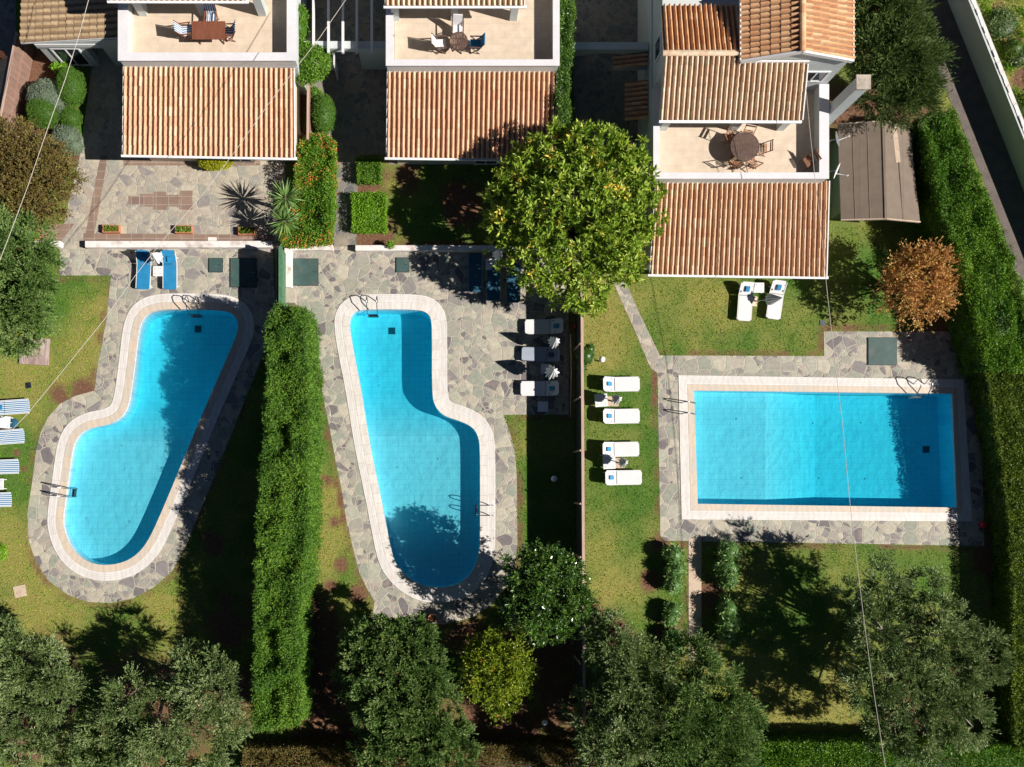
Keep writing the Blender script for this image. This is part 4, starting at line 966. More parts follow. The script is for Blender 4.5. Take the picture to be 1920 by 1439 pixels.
# boundary wall along the road
bw = thing('boundary_wall', 'long grey boundary wall with crumbling top beside the road', 'wall', g(1840, 170))
A = g(1776, 0); d = (g(1920, 361) - A); A = A - d * .35; B = A + d * 2.1; nn = Vector((-d.y, d.x, 0)).normalized()
if nn.x < 0: nn = -nn
mb = MB().hexa([A, B, B + nn * .34, A + nn * .34], [A + Vector((0, 0, 1.4)), B + Vector((0, 0, 1.4)), B + nn * .34 + Vector((0, 0, 1.4)), A + nn * .34 + Vector((0, 0, 1.4))]); mb.build('wall', 'wall_paint', bw)
mb = MB(); n = 70
for i in range(n):
    a = A + (B - A) * (i / n) + nn * .2; b2 = A + (B - A) * ((i + 1.0) / n) + nn * .2; hh = random.uniform(.02, .07); ww = random.uniform(.12, .2)
    mb.bar(a + Vector((0, 0, 1.4 + hh / 2)), b2 + Vector((0, 0, 1.4 + hh / 2)), ww, hh)
mb.build('coping', 'lowwall', bw)

# ================================================================== hedges
hedge('tall_hedge', 'tall clipped conifer hedge between the left and middle pools', 'hedge',
      [(502, 592), (514, 576), (572, 576), (575, 640), (577, 700), (580, 800), (580, 900), (577, 1000), (570, 1080), (561, 1150), (561, 1250), (562, 1362), (474, 1371), (477, 1250), (479, 1100), (484, 950), (491, 860), (497, 740)],
      4.4, 'lf_conifer', 2300, .13, .034, rough=.50, zvar=.50, shrink=.2, spread=.60, taper=-.02, tuft=7, rs=.9, sidescale=.7)
hedge('boundary_hedge', 'tall dark green hedge along the road, running diagonally', 'hedge',
      [(1727, 218), (1755, 208), (1790, 206), (1810, 260), (1835, 330), (1868, 400), (1895, 470), (1925, 560), (1950, 640), (1950, 692), (1853, 692), (1835, 620), (1812, 540), (1790, 450), (1760, 370), (1745, 290)],
      2.6, 'lf_hedge', 1700, .10, .038, rough=.25, zvar=.32, spread=.65, tuft=5, rs=1.2, group='boundary hedges')
hedge('boundary_hedge', 'yellowish clipped hedge along the right edge below the dark hedge', 'hedge',
      [(1850, 690), (1950, 690), (1990, 900), (2000, 1200), (2000, 1400), (1905, 1405), (1902, 1200), (1900, 1040), (1886, 900), (1866, 780)],
      1.9, 'lf_hedge2', 1100, .09, .04, rough=.12, zvar=.12, spread=.6, tuft=5, rs=.5, group='boundary hedges')
hedge('boundary_hedge', 'low clipped hedge along the bottom edge right of the olive trees', 'hedge',
      [(1370, 1392), (1990, 1402), (1990, 1480), (1370, 1480)], 1.9, 'lf_hedge', 1100, .08, .04, rough=.1, zvar=.12, tuft=5, rs=.5, group='boundary hedges')
hedge('boundary_hedge', 'low brownish hedge along the bottom edge left of the olive trees', 'hedge',
      [(455, 1405), (1010, 1402), (1130, 1420), (1130, 1480), (455, 1480)], 1.7, 'lf_russet', 1100, .07, .035, rough=.12, zvar=.12, tuft=5, rs=.5, flower=.03, group='boundary hedges')
hedge('box_hedge', 'small square box hedge nearest the middle veranda roof', 'hedge', [(669, 295), (713, 297), (714, 338), (670, 338)], .75, 'lf_box', 1600, .07, .04, group='square box hedges', zvar=.06, tuft=4)
hedge('box_hedge', 'larger bright square box hedge south of the smaller one', 'hedge', [(659, 361), (723, 361), (724, 431), (661, 432)], .7, 'lf_box_bright', 1600, .07, .04, group='square box hedges', zvar=.05, tuft=4)
hedge('lantana_hedge', 'long rounded hedge dotted with orange flowers beside the left patio', 'hedge',
      [(560, 262), (575, 250), (610, 248), (626, 262), (629, 300), (628, 380), (624, 420), (618, 452), (560, 460), (525, 455), (522, 430), (548, 400), (553, 330)],
      1.5, 'lf_lantana', 1400, .08, .045, rough=.25, zvar=.3, taper=.12, tuft=5, rs=.4, flower=.13)
hedge('ivy_wall', 'strip of ivy climbing the wall east of the middle villa', 'climbing plant',
      [(1048, -20), (1078, -20), (1076, 60), (1073, 110), (1067, 140), (1070, 200), (1070, 262), (1044, 262), (1045, 130), (1048, 50)],
      3.4, 'lf_ivy', 1400, .08, .045, rough=.25, zvar=.3, tuft=5, rs=.4)
bush('ivy_wall', 'x', 'x', [(1046, 125, 3.3, .16), (1043, 190, 3.0, .2)], 'lf_ivy', parent=bpy.data.objects['ivy_wall'], dens=900)

# ================================================================== shrubs
tp = 'clipped round shrubs of the left garden'
bush('topiary', 'large pale sage green round topiary behind two green ones', 'topiary', [(90, 188, .75, 1.0, .8)], 'lf_sage', tp, 1100, .045, .03, tuft=3)
bush('topiary', 'bright green topiary at the upper right of the sage one', 'topiary', [(133, 163, .85, .70, .8, .98)], 'lf_topiary', tp, 1500, .04, .025, tuft=3)
bush('topiary', 'bright green topiary at the lower left of the sage one', 'topiary', [(82, 212, .95, .80, .75, .72)], 'lf_topiary', tp, 1500, .04, .025, tuft=3)
bush('topiary', 'smallest round green topiary just below the pair', 'topiary', [(132, 221, .55, .54, .5)], 'lf_topiary', tp, 1500, .04, .025, tuft=3)
bush('sage_bush', 'loose grey green sage bush by the russet tree', 'shrub', [(125, 262, .5, .75, .5), (140, 275, .45, .45, .45)], 'lf_sage', None, 900, .07, .03, rough=.2)
bush('leaf_plant', 'small leafy plant with pale fronds below the wing window', 'plant', [(120, 133, .4, .42, .35), (107, 128, .4, .28, .3)], 'lf_box_bright', None, 450, .16, .05, rough=.25)
bush('oval_bush', 'oval clipped bush with grey top beside the wooden fence', 'shrub', [(606, 215, .75, .62, .7, 1.02)], 'lf_topiary', None, 1200, .05, .03, rough=.12)
bush('low_shrub', 'narrow leafy shrub north of the oval clipped bush', 'shrub', [(590, 178, .6, .35, .5), (597, 190, .5, .3, .4)], 'lf_box', None, 800, .09, .04, rough=.2)
bush('pergola_bush', 'bright leafy climbing bush at the corner of the left villa and pergola', 'shrub', [(585, 118, 2.0, .85, .8), (571, 132, 1.9, .65, .7), (563, 100, 2.1, .6, .7), (600, 108, 2.0, .5, .5)], 'lf_box', None, 800, .12, .05, rough=.3)
bush('creeper', 'thin creeper with pale blossoms on the east wall of the left villa', 'climbing plant', [(562, 35, 2.2, .42, .9, .6), (563, 60, 2.2, .38, .8, .5), (560, 85, 2.0, .3, .6, .4)], 'lf_box', None, 600, .11, .05, rough=.3)
bush('golden_bush', 'golden yellow clipped bush under the left veranda gutter', 'shrub', [(403, 303, .55, .86, .5, .40)], 'lf_gold', None, 1500, .06, .035)
bush('small_plant', 'tiny green plant at the edge of the middle low wall', 'plant', [(732, 459, .5, .16, .2)], 'lf_box_bright', None, 1200, .07, .03)
bush('edge_shrub', 'shrub poking through the screen fence near the globe lamp', 'shrub', [(1098, 668, .9, .45, .5), (1090, 690, .8, .28, .3), (1105, 655, .6, .3, .3)], 'lf_ivy', None, 420, .11, .045, rough=.3)
bush('edge_shrub', 'pale bush cut by the left edge below the striped loungers', 'shrub', [(-6, 1036, .4, .48, .4)], 'lf_box_bright', None, 900, .07, .035)
og = 'oleander shrubs lining the stepping path'
for (pts, lab) in (([(1262, 1040, .6, .55, .55), (1266, 1068, .6, .55, .55), (1262, 1095, .55, .5, .5)], 'oleander left of the stepping path, nearest the right pool'),
                   ([(1262, 1145, .5, .45, .5), (1256, 1160, .5, .42, .45)], 'oleander left of the stepping path, second from the pool'),
                   ([(1262, 1195, .5, .5, .5), (1268, 1215, .5, .42, .45)], 'oleander left of the stepping path, half under the olive tree'),
                   ([(1366, 1035, .7, .6, .6), (1362, 1065, .7, .6, .6), (1366, 1085, .7, .5, .6)], 'oleander right of the stepping path, nearest the right pool'),
                   ([(1364, 1140, .7, .52, .6), (1364, 1170, .7, .58, .6), (1362, 1192, .6, .4, .5)], 'oleander right of the stepping path, farther from the pool')):
    bush('oleander', lab, 'shrub', pts, 'lf_ole', og, 330, .21, .045, spread=.75, rough=.4, tuft=7)

# ================================================================== trees
big = []
for (x, y, z, r) in [(1075, 400, 3.9, 2.3), (1000, 335, 3.8, 1.3), (1050, 290, 4.2, 1.25), (1105, 290, 4.2, 1.3), (1170, 340, 4.0, 1.35), (1195, 405, 3.7, 1.1), (1150, 470, 3.9, 1.4), (1165, 500, 3.4, .9), (1085, 540, 3.6, 1.15), (1010, 490, 3.7, 1.3), (965, 420, 3.7, 1.15), (960, 335, 3.6, .75), (1125, 268, 3.9, .8), (1212, 365, 3.5, .6), (945, 475, 3.2, .7), (1035, 530, 3.4, 1.1), (1110, 555, 3.2, .75), (1070, 245, 3.9, .35), (945, 370, 3.6, .7), (1215, 430, 3.4, .55), (1000, 290, 3.8, .8), (1180, 290, 3.7, .7), (1130, 400, 4.5, 1.3), (1020, 400, 4.5, 1.3)]:
    big.append((x, y, z, r, r * .75))
tree('broadleaf_tree', 'large bright green broadleaf tree between the middle and right villas', 'tree', (1060, 450), big, 'lf_broad', tr=.2,
     nclump=1150, cr=.34, shoots=2, leaves=14, L=.29, Wd=.092, spread=.60, up=.9, tipped=True, bias=.45, crnd=.45, inner=.72, flat=.9, flower=.035)
ol = dict(nclump=300, cr=.58, shoots=26, leaves=15, L=.13, Wd=.036, spread=.36, up=.3, bias=.3, crnd=.55, inner=.5, flat=.75)
tree('olive_tree', 'grey green olive tree cut by the bottom left corner', 'tree', (95, 1260), [(20, 1240, 4, 2.0), (70, 1265, 4.2, 1.7), (105, 1300, 4, 1.2), (30, 1350, 4, 2.0), (-30, 1300, 4, 1.8), (60, 1410, 3.6, 1.5)], 'lf_olive', group='olive trees', **ol)
tree('olive_tree', 'grey green olive tree left of the tall hedge foot', 'tree', (330, 1255), [(390, 1290, 4.2, 1.6), (240, 1320, 4, 1.4), (300, 1360, 4, 2.0), (200, 1380, 3.8, 1.7), (380, 1390, 3.8, 1.8), (340, 1270, 4.2, 1.2), (280, 1440, 3.6, 2.0), (430, 1350, 3.7, .9), (170, 1430, 3.6, 1.4)], 'lf_olive', group='olive trees', **{**ol, 'nclump': 380})
tree('olive_tree', 'clipped egg shaped olive tree below the middle pool', 'tree', (770, 1190), [(715, 1225, 3.6, 1.9), (760, 1215, 3.6, 1.5), (740, 1290, 3.8, 2.2), (790, 1350, 3.7, 2.1), (755, 1400, 3.6, 2.2), (680, 1270, 3.2, 1.2), (830, 1400, 3.4, 1.5), (790, 1250, 3.5, 1.2)], 'lf_olive_dark', group='olive trees', **{**ol, 'nclump': 900, 'cr': .34, 'L': .10, 'inner': .68})
tree('olive_tree', 'silvery olive tree below the four white loungers lawn', 'tree', (1160, 1245), [(1150, 1210, 4.0, 1.3), (1190, 1290, 4.2, 1.9), (1170, 1370, 4, 2.0), (1120, 1330, 3.6, 1.3), (1195, 1240, 4, 1.2), (1150, 1430, 3.8, 1.8)], 'lf_olive', group='olive trees', **ol)
tree('olive_tree', 'wide olive tree at the end of the stepping path', 'tree', (1275, 1270), [(1290, 1240, 4.0, 1.4), (1330, 1300, 4.1, 1.7), (1260, 1340, 4.2, 2.0), (1340, 1370, 3.8, 1.9), (1275, 1420, 3.8, 2.0), (1385, 1350, 3.5, .9), (1370, 1420, 3.4, 1.2)], 'lf_olive_dark', group='olive trees', **{**ol, 'nclump': 380})
tree('olive_tree', 'widest olive tree with open centre below the right pool', 'tree', (1640, 1195), [(1660, 1105, 4.2, 1.5), (1725, 1120, 4.2, 1.3), (1640, 1175, 4.3, 1.2), (1760, 1190, 4.3, 1.5), (1640, 1270, 4.3, 1.7), (1690, 1300, 4.2, 1.8), (1780, 1260, 4.1, 1.7), (1840, 1230, 3.9, 1.5), (1730, 1350, 4, 1.9), (1800, 1330, 3.9, 1.6), (1665, 1360, 3.8, 1.2), (1600, 1130, 3.6, .8), (1700, 1200, 3.9, .8)], 'lf_olive', 'bark_pale', tr=.2, group='olive trees', **{**ol, 'nclump': 430})
tree('olive_tree', 'dark olive tree cut by the left edge below the russet tree', 'tree', (60, 580), [(0, 480, 3.6, 1.9), (60, 500, 3.4, 1.2), (20, 560, 3.6, 1.9), (65, 560, 3.2, 1.1), (25, 625, 3.2, 1.1), (-30, 620, 3.2, 1.3), (60, 450, 3.2, .9)], 'lf_olive_dark', group='olive trees', **{**ol, 'nclump': 330})
tree('russet_tree', 'russet brown leafed tree cut by the left edge above the dark olive', 'tree', (70, 350), [(20, 290, 2.8, 1.7), (70, 300, 2.8, 1.4), (60, 360, 2.8, 1.6), (110, 330, 2.4, 1.0), (15, 375, 2.8, 1.5), (80, 395, 2.3, .9)], 'lf_russet', group=None, nclump=560, cr=.50, shoots=13, leaves=11, L=.085, Wd=.05, spread=.5, up=.25, bias=.25)
tree('citrus_tree', 'round yellow green citrus tree dotted with small orange fruit', 'tree', (925, 1245), [(930, 1260, 2.4, 1.6, 1.3), (950, 1225, 2.4, 1.2), (905, 1270, 2.2, 1.1), (950, 1290, 2.2, 1.1), (915, 1225, 2.3, 1.0), (935, 1310, 2.0, .8), (965, 1250, 2.2, 1.0)], 'lf_citrus', tr=.1, flower=.012, nclump=420, cr=.42, shoots=7, leaves=9, L=.12, Wd=.055, spread=.5, up=.5, tipped=False, bias=.35, inner=.7)
tree('glossy_tree', 'dark glossy round tree at the foot of the screen fence', 'tree', (1005, 1085), [(1020, 1115, 4.2, 1.7, 1.3), (990, 1080, 4.2, 1.2), (1050, 1085, 4.2, 1.1), (1060, 1130, 4.0, 1.2), (985, 1130, 4.0, 1.1), (1030, 1160, 3.8, 1.2), (1020, 1060, 4.2, .9), (1085, 1145, 3.8, .7)], 'lf_glossy', tr=.14, nclump=480, cr=.42, shoots=8, leaves=9, L=.15, Wd=.065, spread=.55, up=.4, bias=.35, inner=.65)
tree('copper_tree', 'small copper orange tree on the lawn below the shed', 'tree', (1705, 555), [(1722, 530, 2.6, 1.5, 1.1), (1694, 503, 2.6, .9), (1748, 503, 2.6, .95), (1758, 558, 2.4, .85), (1720, 578, 2.4, .85), (1686, 556, 2.4, .85), (1712, 484, 2.6, .55), (1768, 525, 2.4, .6), (1674, 525, 2.3, .5)], 'lf_copper', tr=.09, nclump=210, cr=.55, shoots=9, leaves=9, L=.11, Wd=.06, spread=.45, up=.35, bias=.3, inner=.55)
ft = dict(nclump=620, cr=.75, shoots=18, leaves=18, L=.16, Wd=.026, spread=.28, up=.5, bias=.3, crnd=.4, inner=.5, flat=.7)
tree('feathery_tree', 'dark feathery tree filling the space between right villa and road', 'tree', (1660, 190), [(1655, 30, 4.2, 1.5), (1640, 100, 4, 1.5), (1680, 105, 4.2, 1.6), (1715, 140, 3.8, 1.1), (1640, 175, 3.6, 1.1), (1690, 175, 3.6, 1.2), (1620, 20, 4, 1.2), (1695, 60, 3.9, 1.1), (1725, 190, 3.2, .75), (1640, -40, 4, 1.6), (1730, 110, 3.6, .6)], 'lf_feather', tr=.2, **ft)
bush('verge_shrub', 'wild olive coloured scrub beyond the boundary wall', 'shrub', [(1880, 45, .25, .8, .35), (1912, 105, .25, .6, .35)], 'lf_olive', None, 700, .12, .04, rough=.4)
bush('verge_shrub', 'wild yellow green scrub beyond the wall at the right edge', 'shrub', [(1918, 200, .4, .7, .5), (1900, 90, .4, .5, .4), (1925, 250, .3, .5, .4)], 'lf_hedge2', None, 700, .12, .04, rough=.4)
# dry scrub beyond the boundary wall
SP = []; SD = []; ST = []
for k in range(230):
    x = rng.uniform(1815, 1990); y = rng.uniform(-60, 420)
    if x < 1826 + (y + 10) * .42: continue
    c = g(x, y, 0); m_ = int(rng.integers(30, 110)); rr = rng.uniform(.08, .28)
    p = np.column_stack([rng.normal(c.x, rr, m_), rng.normal(c.y, rr, m_), np.abs(rng.normal(0, .10, m_))]); SP.append(p)
    d = rng.normal(size=(m_, 3)); d[:, 2] = np.abs(d[:, 2]) + .3; SD.append(d); ST.append(np.full(m_, rng.random()) * .6 + rng.random(m_) * .4)
o = leafmesh('scrub', np.concatenate(SP), np.concatenate(SD), .16, .035, np.concatenate(ST), 'grass'); tag(o, 'dry weedy scrub on the bank beyond the boundary wall', 'scrub', kind='stuff')
# yuccas beside the lantana hedge
for (x, y, z, s, lab) in ((535, 372, 2.3, 1.0, 'spiky yucca beside the lantana hedge, the upper of two'), (533, 415, 1.9, .9, 'spiky yucca beside the lantana hedge, the lower of two')):
    c = g(x, y, z); t = thing('yucca', lab, 'plant', (c.x, c.y, 0), 0, 'yuccas')
    MB().tube([(c.x, c.y, -.05), (c.x + .03, c.y, z * .5), c], [.12, .10, .09], 8).build('trunk', 'bark', t)
    n = 150; d = sphere_dirs(n, .25); P_ = np.tile(np.array(c), (n, 1)) + d * .05
    leafmesh('crown', P_, d, .98 * s * rng.uniform(.75, 1.1, n), .066, rng.random(n), 'lf_yucca', t)

# ================================================================== furniture builders
def lounger(label, px, py, rz, kind, group, z=0.02):
    """sun lounger, head towards local +y"""
    c = g(px, py, .3); t = thing('sun_lounger', label, 'sun lounger', (c.x, c.y, z), rz, group)
    w = .66; L_ = 1.92; fab = {'white': 'cushion_white', 'blue': 'blue', 'striped': 'stripe', 'dark': 'grey_sling' if 'grey' in label else 'blue_deep'}[kind]
    y0 = -L_ / 2; hinge = .30; up = {'white': .32, 'blue': .36, 'striped': .0, 'dark': .1}[kind]; zt = .33
    def round_plate(w_, ya, yb, za, zb, th, cut0, cut1):
        pts = [(-w_ / 2 + cut0, ya), (w_ / 2 - cut0, ya), (w_ / 2, ya + cut0), (w_ / 2, yb - cut1), (w_ / 2 - cut1, yb), (-w_ / 2 + cut1, yb), (-w_ / 2, yb - cut1), (-w_ / 2, ya + cut0)]
        f = lambda y: za + (zb - za) * (y - ya) / (yb - ya)
        mb = MB(); n = 8; mb.add([(x, y, f(y) - th) for x, y in pts] + [(x, y, f(y)) for x, y in pts], [tuple(range(8))[::-1], tuple(range(8, 16))] + [(i, (i + 1) % 8, 8 + (i + 1) % 8, 8 + i) for i in range(8)]); return mb
    m1 = round_plate(w, y0, hinge - .012, zt, zt, .05, .07, .005); m1.build('seat', fab, t, local=True, bevel=.012)
    ye = L_ / 2 - up * .16
    m2 = round_plate(w, hinge + .012, ye, zt, zt + up, .05, .005, .07); m2.build('backrest', fab, t, local=True, bevel=.012)
    fm = 'plastic_white' if kind != 'dark' else 'steel'
    fr = MB()
    for s in (-1, 1): fr.bar((s * (w / 2 + .015), y0 + .05, zt - .03), (s * (w / 2 + .015), hinge, zt - .03), .035, .05); fr.bar((s * (w / 2 + .015), hinge, zt - .03), (s * (w / 2 + .015), ye - .06, zt + up - .03), .035, .05)
    fr.bar((-w / 2, hinge + .3, zt + up * .3 - .08), (w / 2, hinge + .3, zt + up * .3 - .08), .03)
    if up > .2:
        for s in (-1, 1): fr.bar((s * .28, ye - .2, zt + up * .75), (s * .28, ye + .05, .06), .025)
    fr.build('frame', fm, t, local=True)
    for sx in (-1, 1):
        for y in (y0 + .22, .62): MB().bar((sx * (w / 2 - .03), y, zt - .05), (sx * (w / 2 - .0), y + (.06 if y > 0 else -.04), .0), .045).build('leg', fm, t, local=True)
    if kind in ('white', 'blue', 'dark') or 'pillow' in label:
        yy = hinge + .22 if kind != 'white' else hinge + .30; zz = zt + up * .45 + .03
        mb = MB(); mb.box(-.10, .12, yy - .13 - .02, yy + .13, -.01, .065, Matrix.Translation((0, 0, zt + up * (yy - hinge) / (ye - hinge) + .02)) @ Matrix.Translation((0, yy, 0)) @ Matrix.Rotation(math.atan2(up, ye - hinge), 4, 'X') @ Matrix.Translation((0, -yy, 0)))
        mb.build('pillow', 'blue' if kind != 'dark' else 'blue_deep', t, local=True, bevel=.02)
    if kind == 'white':
        for sx in (-1, 1): MB().bar((sx * .27, hinge + .12, zt + .09), (sx * .27, hinge + .20, zt + .12), .035, .012).build('handle', 'black', t, local=True)
    return t
def side_table(label, px, py, rz=0.0, group=None, s=.46, z=.02, mat='plastic_white'):
    c = g(px, py, .4); t = thing('side_table', label, 'side table', (c.x, c.y, z), rz, group)
    MB().box(-s / 2, s / 2, -s / 2, s / 2, .38, .42).build('table_top', mat, t, local=True, bevel=.015)
    for sx in (-1, 1):
        for sy in (-1, 1):
            MB().bar((sx * (s / 2 - .05), sy * (s / 2 - .05), 0), (sx * (s / 2 - .05), sy * (s / 2 - .05), .38), .045).build('leg', mat, t, local=True)
            MB().lathe([(.018, 0), (.018, .012)], (sx * (s / 2 - .12), sy * (s / 2 - .12), .415), 8).build('dimple', 'drain', t, local=True)
    return t
def umbrella(label, px, py, group, h=2.1, base=True, rad=.27, z=.02, tilt=0.0, npl=11):
    c = g(px, py, h * .75); t = thing('folded_umbrella', label, 'umbrella', (c.x, c.y, z), random.uniform(0, 6), group)
    MB().tube([(0, 0, .03), (0, 0, h)], .022, 8).build('pole', 'plastic_white', t, local=True)
    prof = [(.09, h * .48), (rad * .95, h * .53), (rad, h * .60), (rad * .85, h * .70), (rad * .55, h * .83), (rad * .25, h * .95), (.03, h)]
    ph = [random.uniform(-.5, .5) for _ in range(40)]
    mb = MB(); mb.lathe(prof, (0, 0, 0), npl * 6, lambda a, i: (1 - .40 * (.5 + .5 * math.cos(a * npl + ph[i] * .5)) * (1 if 0 < i < 6 else 0)) * (1 + .10 * math.sin(a * 3 + 1)))
    mb.build('canopy', 'umbrella', t, smooth=False, local=True)
    MB().tube([(0, 0, h - .02), (0, 0, h + .06)], [.03, .015], 8).build('finial', 'plastic_white', t, local=True)
    if base:
        MB().box(-.30, .30, -.25, .25, 0, .06).build('base_slab', 'slab', t, local=True, bevel=.01); MB().lathe([(.045, .06), (.045, .3)], (0, 0, 0), 8).build('base_sleeve', 'steel', t, local=True)
    else: MB().lathe([(.24, 0), (.24, .05), (.06, .09), (.05, .3)], (0, 0, 0), 16).build('base', 'blue_deep', t, local=True)
    return t
def chair(label, px, py, rz, seatmat, wood, group, kind='arm', z=ZF, s=1.0):
    """seat faces local -y, back at +y"""
    c = g(px, py, z + .45); t = thing('terrace_chair', label, 'chair', (c.x, c.y, z), rz, group); w = .50 * s
    if kind == 'arm':
        MB().box(-w / 2 + .03, w / 2 - .03, -.24, .20, .42, .46).build('seat', seatmat, t, local=True, bevel=.01)
        MB().hexa([(-w / 2 + .03, .20, .44), (w / 2 - .03, .20, .44), (w / 2 - .03, .24, .44), (-w / 2 + .03, .24, .44)], [(-w / 2 + .03, .40, 1.02), (w / 2 - .03, .40, 1.02), (w / 2 - .03, .44, 1.02), (-w / 2 + .03, .44, 1.02)]).build('backrest', seatmat, t, local=True)
        for sx in (-1, 1):
            MB().bar((sx * (w / 2 + .01), -.26, .66), (sx * (w / 2 + .01), .30, .68), .05, .03).build('armrest', wood, t, local=True)
            MB().bar((sx * w / 2, .42, 1.04), (sx * w / 2, .12, .30), .035).build('back_post', wood, t, local=True)
            MB().bar((sx * w / 2, -.22, .66), (sx * w / 2, .22, .0), .035).build('leg', wood, t, local=True)
            MB().bar((sx * w / 2, .26, .62), (sx * w / 2, -.20, .0), .035).build('leg', wood, t, local=True)
        MB().bar((-w / 2, -.2, .03), (w / 2, -.2, .03), .03).build('stretcher', wood, t, local=True)
    else:
        mb = MB()
        for k in range(6): mb.box(-w / 2 + .03, w / 2 - .03, -.2 + k * .07, -.155 + k * .07, .43, .45)
        mb.build('seat', wood, t, local=True)
        mb = MB()
        for zz, yy in ((.70, .27), (.84, .31)): mb.box(-w / 2 + .02, w / 2 - .02, yy, yy + .025, zz - .05, zz + .05)
        mb.build('backrest', wood, t, local=True)
        for sx in (-1, 1):
            MB().bar((sx * (w / 2 - .01), .34, .92), (sx * (w / 2 - .01), -.24, .0), .03).build('leg', wood, t, local=True)
            MB().bar((sx * (w / 2 - .03), -.20, .44), (sx * (w / 2 - .03), .28, .0), .03).build('leg', wood, t, local=True)
        MB().bar((-w / 2, .12, .22), (w / 2, .12, .22), .025).build('stretcher', wood, t, local=True)
    return t
def ladder(label, px, py, rz, wid=.5, step=True, z=.03):
    """rails over the coping; water lies towards local -y"""
    c = g(px, py, .3); t = thing('pool_ladder', label, 'pool ladder', (c.x, c.y, z), rz, 'pool ladders')
    for sx in (-1, 1):
        x = sx * wid / 2
        MB().tube([(x, .30, 0), (x, .50, .45), (x, .46, .72), (x, .34, .82), (x, .10, .74), (x, -.22, .38), (x, -.30, .1), (x, -.30, -.75)], .024, 7).build('handrail', 'steel', t, smooth=True, local=True)
    for zz in (-.25, -.5): MB().box(-wid / 2, wid / 2, -.36, -.24, zz - .02, zz + .01).build('step', 'steel', t, local=True)
    return t

# ================================================================== loungers, tables, umbrellas
ga = 'white loungers on the right lawn'; gb_ = 'white loungers on the middle deck'; gc = 'blue loungers by the left patio wall'; gd = 'striped loungers at the left edge'; gu = 'folded white umbrellas'; gt = 'small white side tables'
lounger('blue sling lounger by the left patio wall, left of the side table', 270, 507, R(-3), 'blue', gc)
lounger('blue sling lounger by the left patio wall, right of the side table', 319, 507, R(0), 'blue', gc)
side_table('white plastic table between the two blue loungers', 296, 509, 0, gt, .5)
umbrella('folded white umbrella between the heads of the two blue loungers', 292, 481, gu, h=2.0, base=False)
for (px, py, a, lab) in ((20, 764, 94, 'striped lounger at the left edge, topmost, holding a blue pillow'), (10, 820, 94, 'striped lounger at the left edge, second from the top'), (0, 876, 92, 'striped lounger at the left edge, third from the top'), (-14, 938, 92, 'striped lounger at the left edge, lowest of the four')):
    lounger(lab, px, py, R(a), 'striped', gd)
side_table('pale table under an umbrella between the two upper striped loungers', 8, 792, R(-5), gt, .6)
umbrella('folded white umbrella at the left edge between striped loungers', 2, 790, gu, h=1.9, base=False)
side_table('pale table at the left edge between the two lower striped loungers', -3, 908, 0, gt, .55)
lounger('white lounger on the middle deck, nearest the broadleaf tree', 1020, 613, R(-89), 'white', gb_)
lounger('grey blue lounger on the middle deck, second from the tree', 1014, 665, R(-92), 'dark', gb_)
lounger('white lounger on the middle deck, farthest from the tree', 1012, 729, R(-90), 'white', gb_)
umbrella('folded white umbrella by the nearer of the shaded deck loungers', 1040, 640, gu, h=2.3, base=False, rad=.30)
umbrella('folded white umbrella standing over the deck side table', 1036, 697, gu, h=2.4, base=False, rad=.36, npl=10)
side_table('white side table beneath the lower deck umbrella', 1023, 692, R(-4), gt, .48)
side_table('lone white side table below the last deck lounger', 1018, 763, R(-2), gt, .5)
lounger('dark blue lounger in the big tree shade, leftmost', 891, 512, R(0), 'dark', 'dark loungers under the big tree')
lounger('dark blue lounger in the big tree shade, next to the umbrella', 925, 528, R(0), 'dark', 'dark loungers under the big tree')
lounger('dark blue lounger mostly hidden by the big tree leaves', 962, 532, R(0), 'dark', 'dark loungers under the big tree')
side_table('white side table half hidden under the big tree', 921, 496, 0, gt, .55)
umbrella('folded white umbrella half hidden by the big tree', 934, 476, gu, h=2.0, base=False)
for (px, py, lab) in ((1163, 721, 'white lounger on the right lawn, nearest the globe lamp'), (1163, 781, 'white lounger on the right lawn, second below the globe lamp'), (1162, 843, 'white lounger on the right lawn, third below the globe lamp'), (1167, 896, 'white lounger on the right lawn, farthest from the globe lamp')):
    lounger(lab, px, py, R(91), 'white', ga)
side_table('white table between the upper pair of right lawn loungers', 1127, 751, R(4), gt, .64)
side_table('white table between the lower pair of right lawn loungers', 1142, 868, R(2), gt, .62)
o = umbrella('folded white umbrella between the upper pair of right lawn loungers', 1158, 748, gu, h=1.9, rad=.26); o.rotation_euler = (0, 0, 0)
o = umbrella('folded white umbrella between the lower pair of right lawn loungers', 1170, 867, gu, h=1.9, rad=.26); o.rotation_euler = (0, 0, 0)
lounger('white lounger by the right veranda, left of the round table', 1397, 566, R(-4), 'white', 'white loungers by the right veranda')
lounger('white lounger by the right veranda, right of the round table', 1454, 563, R(-8), 'white', 'white loungers by the right veranda')
side_table('small white table between the two loungers by the right veranda', 1423, 540, R(0), gt, .5)
o = umbrella('folded white umbrella leaning over the right veranda lounger', 1430, 556, gu, h=1.7, rad=.28); o.rotation_euler = (R(4), R(30), 0)

